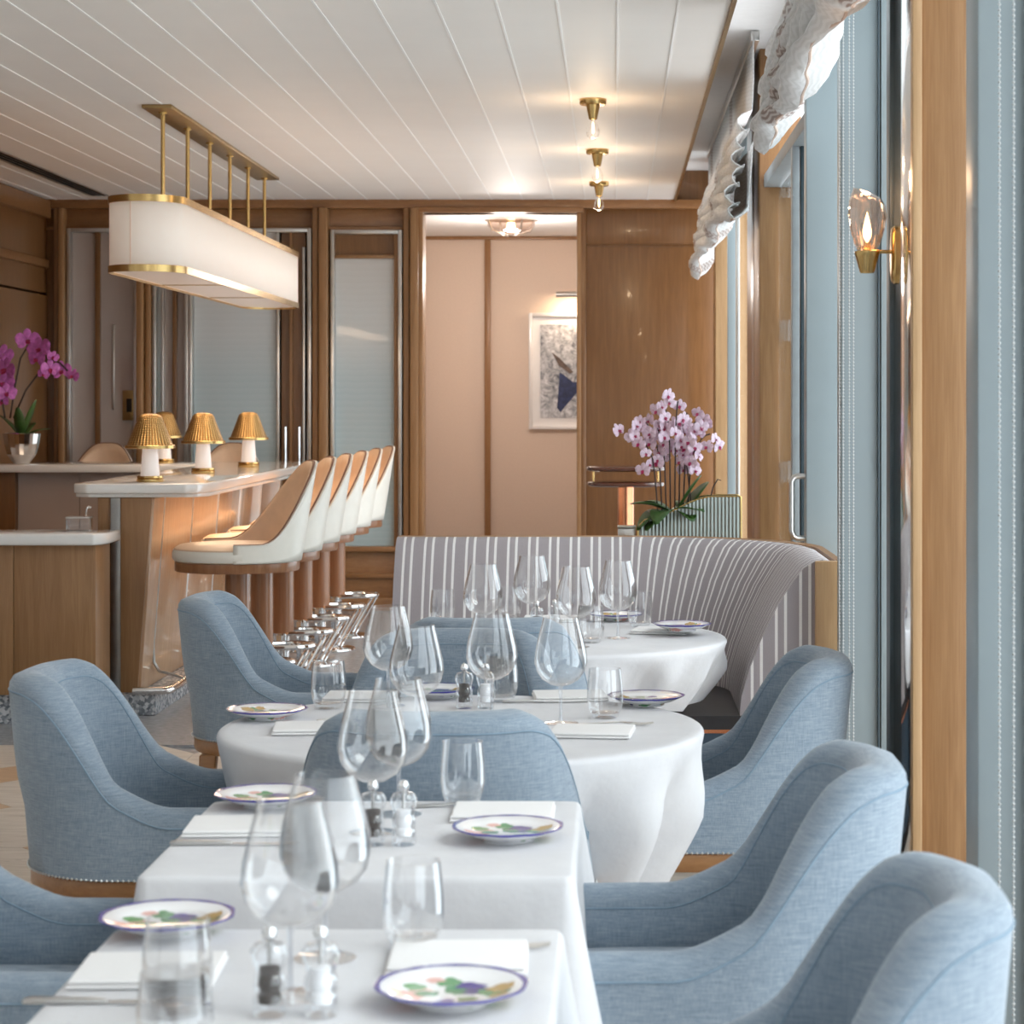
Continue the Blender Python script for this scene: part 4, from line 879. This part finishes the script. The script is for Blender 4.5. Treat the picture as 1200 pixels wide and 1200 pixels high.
pn = thing('fluted_planter', 'fluted mirrored planter with sloping gilt rim on the console', 'planter', (0.10, 8.0, 0.915))
W_, D_ = 0.435, 0.16
def slope(x): return 0.10 + 0.098 * sst(0, 1, min(1, max(0, (x - 0.02) / 0.30))) if x > 0.02 else 0.06 + 2.0 * x
fl_ = 27
for face, y in (('front', -D_ / 2), ('back', D_ / 2)):
    for i in range(fl_):
        xa, xb = 0.008 + (W_ - 0.016) * i / fl_, 0.008 + (W_ - 0.016) * (i + 1) / fl_; za, zb = slope(xa), slope(xb); xm = (xa + xb) / 2; o = -0.005 if face == 'front' else 0.005
        vs = [(xa, y, 0.014), (xm, y + o, 0.014), (xb, y, 0.014), (xb, y, zb), (xm, y + o, (za + zb) / 2), (xa, y, za), (xa, y - o, 0.014), (xb, y - o, 0.014), (xb, y - o, zb), (xa, y - o, za)]
        MB().add(vs, [(0, 1, 4, 5), (1, 2, 3, 4), (6, 9, 8, 7), (0, 5, 9, 6), (2, 7, 8, 3), (5, 4, 3, 8, 9), (0, 6, 7, 2, 1)]).build('flute', 'fluted_mirror', pn)
box('end_panel', 'fluted_mirror', pn, W_ - 0.008, W_, -D_ / 2, D_ / 2, 0.014, slope(W_)); box('end_panel', 'fluted_mirror', pn, 0.0, 0.008, -D_ / 2, D_ / 2, 0.014, 0.075)
box('base_tray', 'chrome', pn, -0.004, W_ + 0.004, -D_ / 2 - 0.008, D_ / 2 + 0.008, 0, 0.0135, 0.003)
for y in (-D_ / 2, D_ / 2): MB().tube([(0, y, 0.014), (0, y, 0.06)] + [(x_ / 100, y, slope(x_ / 100) + 0.002) for x_ in range(1, 44, 2)] + [(W_, y, slope(W_)), (W_, y, 0.014)], 0.004, 6).build('gilt_rim', 'brass', pn, True)

def flower_mesh(mat, lipmat, r):
    m = MB()
    def petal(a, ln, wd, cup, mi=0):
        d = Vector((math.cos(a), 0, math.sin(a))); s = Vector((-math.sin(a), 0, math.cos(a))); vs = []
        for u, w in ((0.05, 0.15), (0.35, 0.8), (0.65, 1.0), (0.88, 0.7), (1.0, 0.12)):
            for q in (-1, 0, 1):
                p = d * (ln * u) + s * (wd * w * q * 0.5); p.y = -cup * u * u + (0.12 * wd * abs(q)) ; vs.append(p)
        fs = []
        for i in range(4):
            for q in range(2): fs.append((i * 3 + q, i * 3 + q + 1, i * 3 + q + 4, i * 3 + q + 3))
        m.add(vs, fs, mi)
    for a in (90, 215, 325): petal(R(a), r * 0.95, r * 0.62, -r * 0.1)
    for a in (10, 170): petal(R(a), r, r * 1.05, r * 0.12)
    petal(R(270), r * 0.45, r * 0.4, r * 0.4, 1); petal(R(240), r * 0.25, r * 0.3, r * 0.35, 1); petal(R(300), r * 0.25, r * 0.3, r * 0.35, 1)
    return m, [mat, lipmat]
def leaf_obj(parent, p, az, ln, wd, rise, droop):
    m = MB(); rows = []
    for i in range(9):
        u = i / 8; w = wd * math.sin(pi * min(0.97, 0.12 + 0.85 * u)) ** 0.7; x = ln * u; z = rise * u - droop * u * u
        rows.append([(x, -w / 2, z + 0.12 * w), (x, 0, z), (x, w / 2, z + 0.12 * w)])
    m.loops(rows, closed=False); o = m.build('leaf', 'leaf', parent, True); o.location = p; o.rotation_euler = (0, 0, az); o.modifiers.new('thick', 'SOLIDIFY').thickness = 0.002
    return o
oc = thing('pink_orchid', 'pink and white potted orchids with many blooms in the fluted planter', 'plant', (0.255, 8.0, 0.93))
for k_, dx in enumerate((-0.04, 0.05)): 
    MB().lathe([(0.001, 0.001), (0.05, 0.001), (0.062, 0.12), (0.058, 0.125), (0.052, 0.11), (0.001, 0.105)], 24, dx * 1.4, 0).build('pot', 'fluted_mirror', oc, True)
rnd = random.Random(4); fm, mm = flower_mesh('petal_pink', 'lip', 0.034); base_f = None; heads = []
stems = [(-0.20, 0.47), (-0.15, 0.52), (-0.09, 0.50), (-0.04, 0.57), (0.02, 0.60), (0.06, 0.55), (0.11, 0.52), (0.16, 0.46), (-0.06, 0.42)]
for i, (ex, ez) in enumerate(stems):
    x0 = -0.07 + 0.018 * i; ey = rnd.uniform(-0.06, 0.06)
    pts = []
    for j in range(11):
        u = j / 10; pts.append((x0 + (ex * 0.35 - x0 * 0.3) * u ** 1.2 + (ex - ex * 0.5) * max(0, u - 0.55) * 1.6, ey * u, 0.10 + (ez - 0.10) * (1 - (1 - u) ** 1.5) - 0.06 * max(0, u - 0.8)))
    MB().tube(pts, 0.0035, 6).build('stem', 'stem_dark', oc, True)
    for j in (5, 6, 6.5, 7, 7.5, 8, 8.5, 9, 10):
        j = int(j)
        b_ = Vector(pts[j]); heads.append(b_ + Vector((rnd.uniform(-0.055, 0.055), rnd.uniform(-0.06, 0.02), rnd.uniform(-0.06, 0.04))))
for h in heads:
    if base_f is None: o = fm.build('flower', mm, oc, True); base_f = o
    else: o = base_f.copy(); COL.objects.link(o)
    o.location = h; o.rotation_euler = (rnd.uniform(-0.3, 0.3), rnd.uniform(-0.4, 0.4), rnd.uniform(-0.9, 0.9)); sc = rnd.uniform(0.75, 1.05); o.scale = (sc, sc, sc)
for az, ln, wd, ri, dr in ((3.3, 0.17, 0.065, 0.10, 0.06), (2.9, 0.13, 0.06, 0.12, 0.08), (3.9, 0.14, 0.07, 0.03, 0.10), (-1.9, 0.13, 0.07, 0.06, 0.10), (-1.2, 0.12, 0.07, 0.05, 0.08), (-0.6, 0.15, 0.07, 0.07, 0.06), (0.1, 0.16, 0.06, 0.12, 0.10), (0.4, 0.11, 0.07, 0.16, 0.03), (1.5, 0.12, 0.07, 0.1, 0.06), (-2.5, 0.15, 0.07, 0.06, 0.13), (-0.2, 0.10, 0.07, 0.18, 0.02)):
    leaf_obj(oc, (rnd.uniform(-0.05, 0.05), rnd.uniform(-0.03, 0.01), 0.112), az, ln * 1.05, wd * 1.35, ri, dr)
MB().tube([(0.13, 0, 0.09), (0.15, 0, 0.16), (0.165, 0, 0.22), (0.185, 0, 0.255), (0.20, 0, 0.25)], [0.004, 0.004, 0.003, 0.003, 0.002], 6).build('stem', 'stem_dark', oc, True)

om = thing('magenta_orchid', 'magenta orchid in a faceted silver bowl on the far arm of the bar', 'plant', (-3.87, 12.25, BZ))
m = MB(); rg = []
for r, z in ((0.05, 0.0005), (0.055, 0.01), (0.09, 0.06), (0.108, 0.13), (0.118, 0.195), (0.110, 0.20), (0.095, 0.15), (0.03, 0.14)):
    rg.append([(r * (1 + (0.05 if i % 2 else -0.03)) * math.cos(2 * pi * i / 22), r * (1 + (0.05 if i % 2 else -0.03)) * math.sin(2 * pi * i / 22), z) for i in range(22)])
m.loops(rg, True, True).build('bowl', 'chrome', om); MB().lathe([(0.001, 0.165), (0.098, 0.16)], 20, close=False).build('soil', 'soil', om, True)
fm, mm = flower_mesh('petal_magenta', 'lip', 0.082); bf = None
def mp(px, py): x, y, z = P(px, py, 12.25); return Vector((x + 3.87, 0, z - BZ))
for st_ in ([(12, 490), (17, 455), (24, 420), (33, 405), (42, 412), (50, 425)], [(16, 490), (30, 458), (47, 435), (60, 422), (70, 425), (85, 440)], [(6, 490), (0, 455), (-4, 420), (-8, 405), (-4, 425), (0, 460)]):
    MB().tube([mp(*q) for q in st_], 0.006, 6).build('stem', 'stem_dark', om, True)
for (px, py, sc) in ((33, 398, 1.0), (47, 408, 1.05), (44, 420, 0.8), (60, 432, 0.8), (72, 434, 0.85), (86, 440, 0.6), (52, 438, 0.5), (3, 415, 0.9), (8, 432, 1.0), (4, 448, 0.95), (9, 460, 0.85), (-6, 425, 1), (2, 470, 0.6), (64, 418, 0.5)):
    if bf is None: o = fm.build('flower', mm, om, True); bf = o
    else: o = bf.copy(); COL.objects.link(o)
    o.location = mp(px, py) + Vector((0, rnd.uniform(-0.04, 0), 0)); o.rotation_euler = (rnd.uniform(-.2, .2), rnd.uniform(-.4, .4), rnd.uniform(-.5, .5)); o.scale = (sc, sc, sc)
for az, ln, wd, ri, dr in ((0.0, 0.19, 0.06, 0.12, 0.06), (-0.4, 0.12, 0.07, 0.25, 0.0), (3.0, 0.15, 0.07, 0.2, 0.05), (-1.5, 0.12, 0.07, 0.22, 0.02), (1.2, 0.15, 0.07, 0.15, 0.05)): leaf_obj(om, (0, 0, 0.166), az, ln, wd, ri, dr)

# ------------------------------------------------------------------ blinds, chains, sconce
STRETCH = K
def blind(label, ya, yb, seed, zb):
    t = thing('window_blind', label, 'blind', (0, 0, 0), 0, 'gathered white window blinds')
    rnd = random.Random(seed); n = 70
    prof = [(0.64, 3.20), (0.64, 3.0), (0.635, 2.86)]
    z = 2.86; x = 0.635
    for b in range(6):                      # stacked billows, each hanging a little prouder
        top_ = 2.86 - b * (2.86 - zb) / 6; h = (2.86 - zb) / 6
        for a in (0.25, 0.5, 0.75, 1.0, 1.2): prof.append((0.62 - 0.012 * b - 0.055 * math.sin(pi * min(1, a * 0.78)), top_ - h * a * 0.95))
        prof.append((0.615 - 0.012 * b, top_ - h * 1.0))
    prof += [(0.60, zb + 0.02), (0.63, zb + 0.05), (0.64, zb + 0.3)]
    rings = []; uv = {}; q = 0
    ln = [0.0]
    for i in range(1, len(prof)): ln.append(ln[-1] + math.hypot(prof[i][0] - prof[i - 1][0], prof[i][1] - prof[i - 1][1]))
    for i in range(n + 1):
        u = i / n; y = ya + (yb - ya) * u; sec = []
        for j, (x, z) in enumerate(prof):
            k_ = sst(2.95, 2.6, z) if False else min(1, max(0, (2.9 - z) / 0.4))
            sec.append((x + k_ * (0.016 * math.sin(y * 6 + j * 0.5 + seed) + 0.004 * math.sin(y * 23 + j)), y, z + k_ * (0.028 * math.sin(y * 3.2 + seed) + 0.005 * math.sin(y * 13 + j * 0.8)) + 0.05 * k_ * (2 * u - 1) ** 2 * -1))
            uv[q] = (y, ln[j]); q += 1
        rings.append(sec)
    o = MB().loops(rings, closed=False).build('cloth', 'blind_cloth', t, True, uvs=uv, angle=80); o.modifiers.new('thick', 'SOLIDIFY').thickness = 0.004
    hem = [r[-4] for r in rings]; MB().tube([Vector(p) + Vector((0, 0, -0.004)) for p in hem], 0.006, 6).build('hem_piping', 'hem_tan', t, True)
    box('head_rail', 'steel', t, 0.625, 0.665, ya, yb, 3.17, 3.215, 0.003)
blind('gathered white and brown blind next to the far timber wall', 8.6, 12.7, 2, 2.44)
blind('gathered white wavy blind above the blue door stile', 4.15, 7.0, 5, 2.47)
STRETCH = 1.0
def chain(label, x, y, ztop, zbot, gap):
    t = thing('bead_chain', label, 'chain', (x, y, zbot), 0, 'blind cord bead chains')
    n = int((ztop - zbot) / 0.0105)
    for sx in (0, gap):
        m = MB(); r = 0.0036
        for i in range(n):
            z = i * 0.0105 + r
            m.add([(sx + r, 0, z), (sx, r, z), (sx - r, 0, z), (sx, -r, z), (sx, 0, z + r), (sx, 0, z - r)], [(0, 1, 4), (1, 2, 4), (2, 3, 4), (3, 0, 4), (1, 0, 5), (2, 1, 5), (3, 2, 5), (0, 3, 5)])
        m.add([(sx - .001, -.001, 0.004), (sx + .001, -.001, 0.004), (sx, .001, 0.004), (sx - .001, -.001, ztop - zbot), (sx + .001, -.001, ztop - zbot), (sx, .001, ztop - zbot)], [(0, 1, 4, 3), (1, 2, 5, 4), (2, 0, 3, 5)])
        o = m.build('strand', 'pearl', t, True); o['kind'] = 'stuff'
    MB().lathe([(0.001, -0.012), (0.006, -0.008), (0.006, 0.002), (0.001, 0.004)], 8, gap / 2, 0).build('weight', 'steel', t, True)
chain('long white bead chain on the door-side edge of the blue post', 0.688, 5.74, 3.0, 0.2, 0.012); chain('long white bead chain in the middle of the blue post face', 0.718, 5.74, 3.0, 0.2, 0.013); chain('white bead chain in front of the blue post beside the wide oak pillar', 0.728, 3.55, 3.0, 0.06, 0.027)

sc_ = thing('wall_sconce', 'brass wall sconce with tulip glass shade on the oak pillar', 'lamp', (XW, 4.62, 1.87))
rg = []
for o, x in ((0.0, 0.0), (0.0, -0.012), (-0.006, -0.018), (-0.02, -0.02)): rg.append([(x, (0.038 + o) * math.copysign(abs(math.cos(2 * pi * i / 32)) ** 0.9, math.cos(2 * pi * i / 32)), (0.072 + o) * math.copysign(abs(math.sin(2 * pi * i / 32)) ** 0.7, math.sin(2 * pi * i / 32))) for i in range(32)])
MB().loops(rg, True, True).build('backplate', 'brass', sc_, True)
MB().tube([(-0.018, 0, 0.008), (-0.075, 0, 0.008)], 0.005, 10).build('arm', 'brass', sc_, True)
MB().lathe([(0.001, -0.045), (0.016, -0.045), (0.019, -0.04), (0.028, -0.006), (0.031, 0.004), (0.031, 0.009), (0.026, 0.010), (0.001, 0.010)], 28, -0.078, 0, 0).build('cup', 'brass', sc_, True)
n = 36; rg = []
for r, z in ((0.024, 0.012), (0.032, 0.03), (0.042, 0.065), (0.047, 0.10), (0.044, 0.135), (0.034, 0.165)):
    rg.append([(-0.078 + (r + 0.0014 * math.cos(9 * 2 * pi * i / n)) * math.cos(2 * pi * i / n), (r + 0.0014 * math.cos(9 * 2 * pi * i / n)) * math.sin(2 * pi * i / n), z - (0.028 * (1 + math.cos(2 * pi * i / n)) * 0.5 * (z / 0.165) ** 3)) for i in range(n)])
MB().loops(rg).build('glass_shade', 'tulip_glass', sc_, True).modifiers.new('thick', 'SOLIDIFY').thickness = 0.0015
MB().lathe([(0.009, 0.011), (0.009, 0.03), (0.001, 0.03)], 14, -0.078, 0, 0).build('candle_tube', 'brass', sc_, True)
MB().lathe([(0.002, 0.031), (0.010, 0.045), (0.011, 0.06), (0.006, 0.085), (0.001, 0.105)], 14, -0.078, 0, 0).build('bulb', 'bulb_glow', sc_, True)
lamp('POINT', 'sconce_light', (XW - 0.078, 4.62, 2.06), 1.5, (1.0, 0.6, 0.32), 0.03)
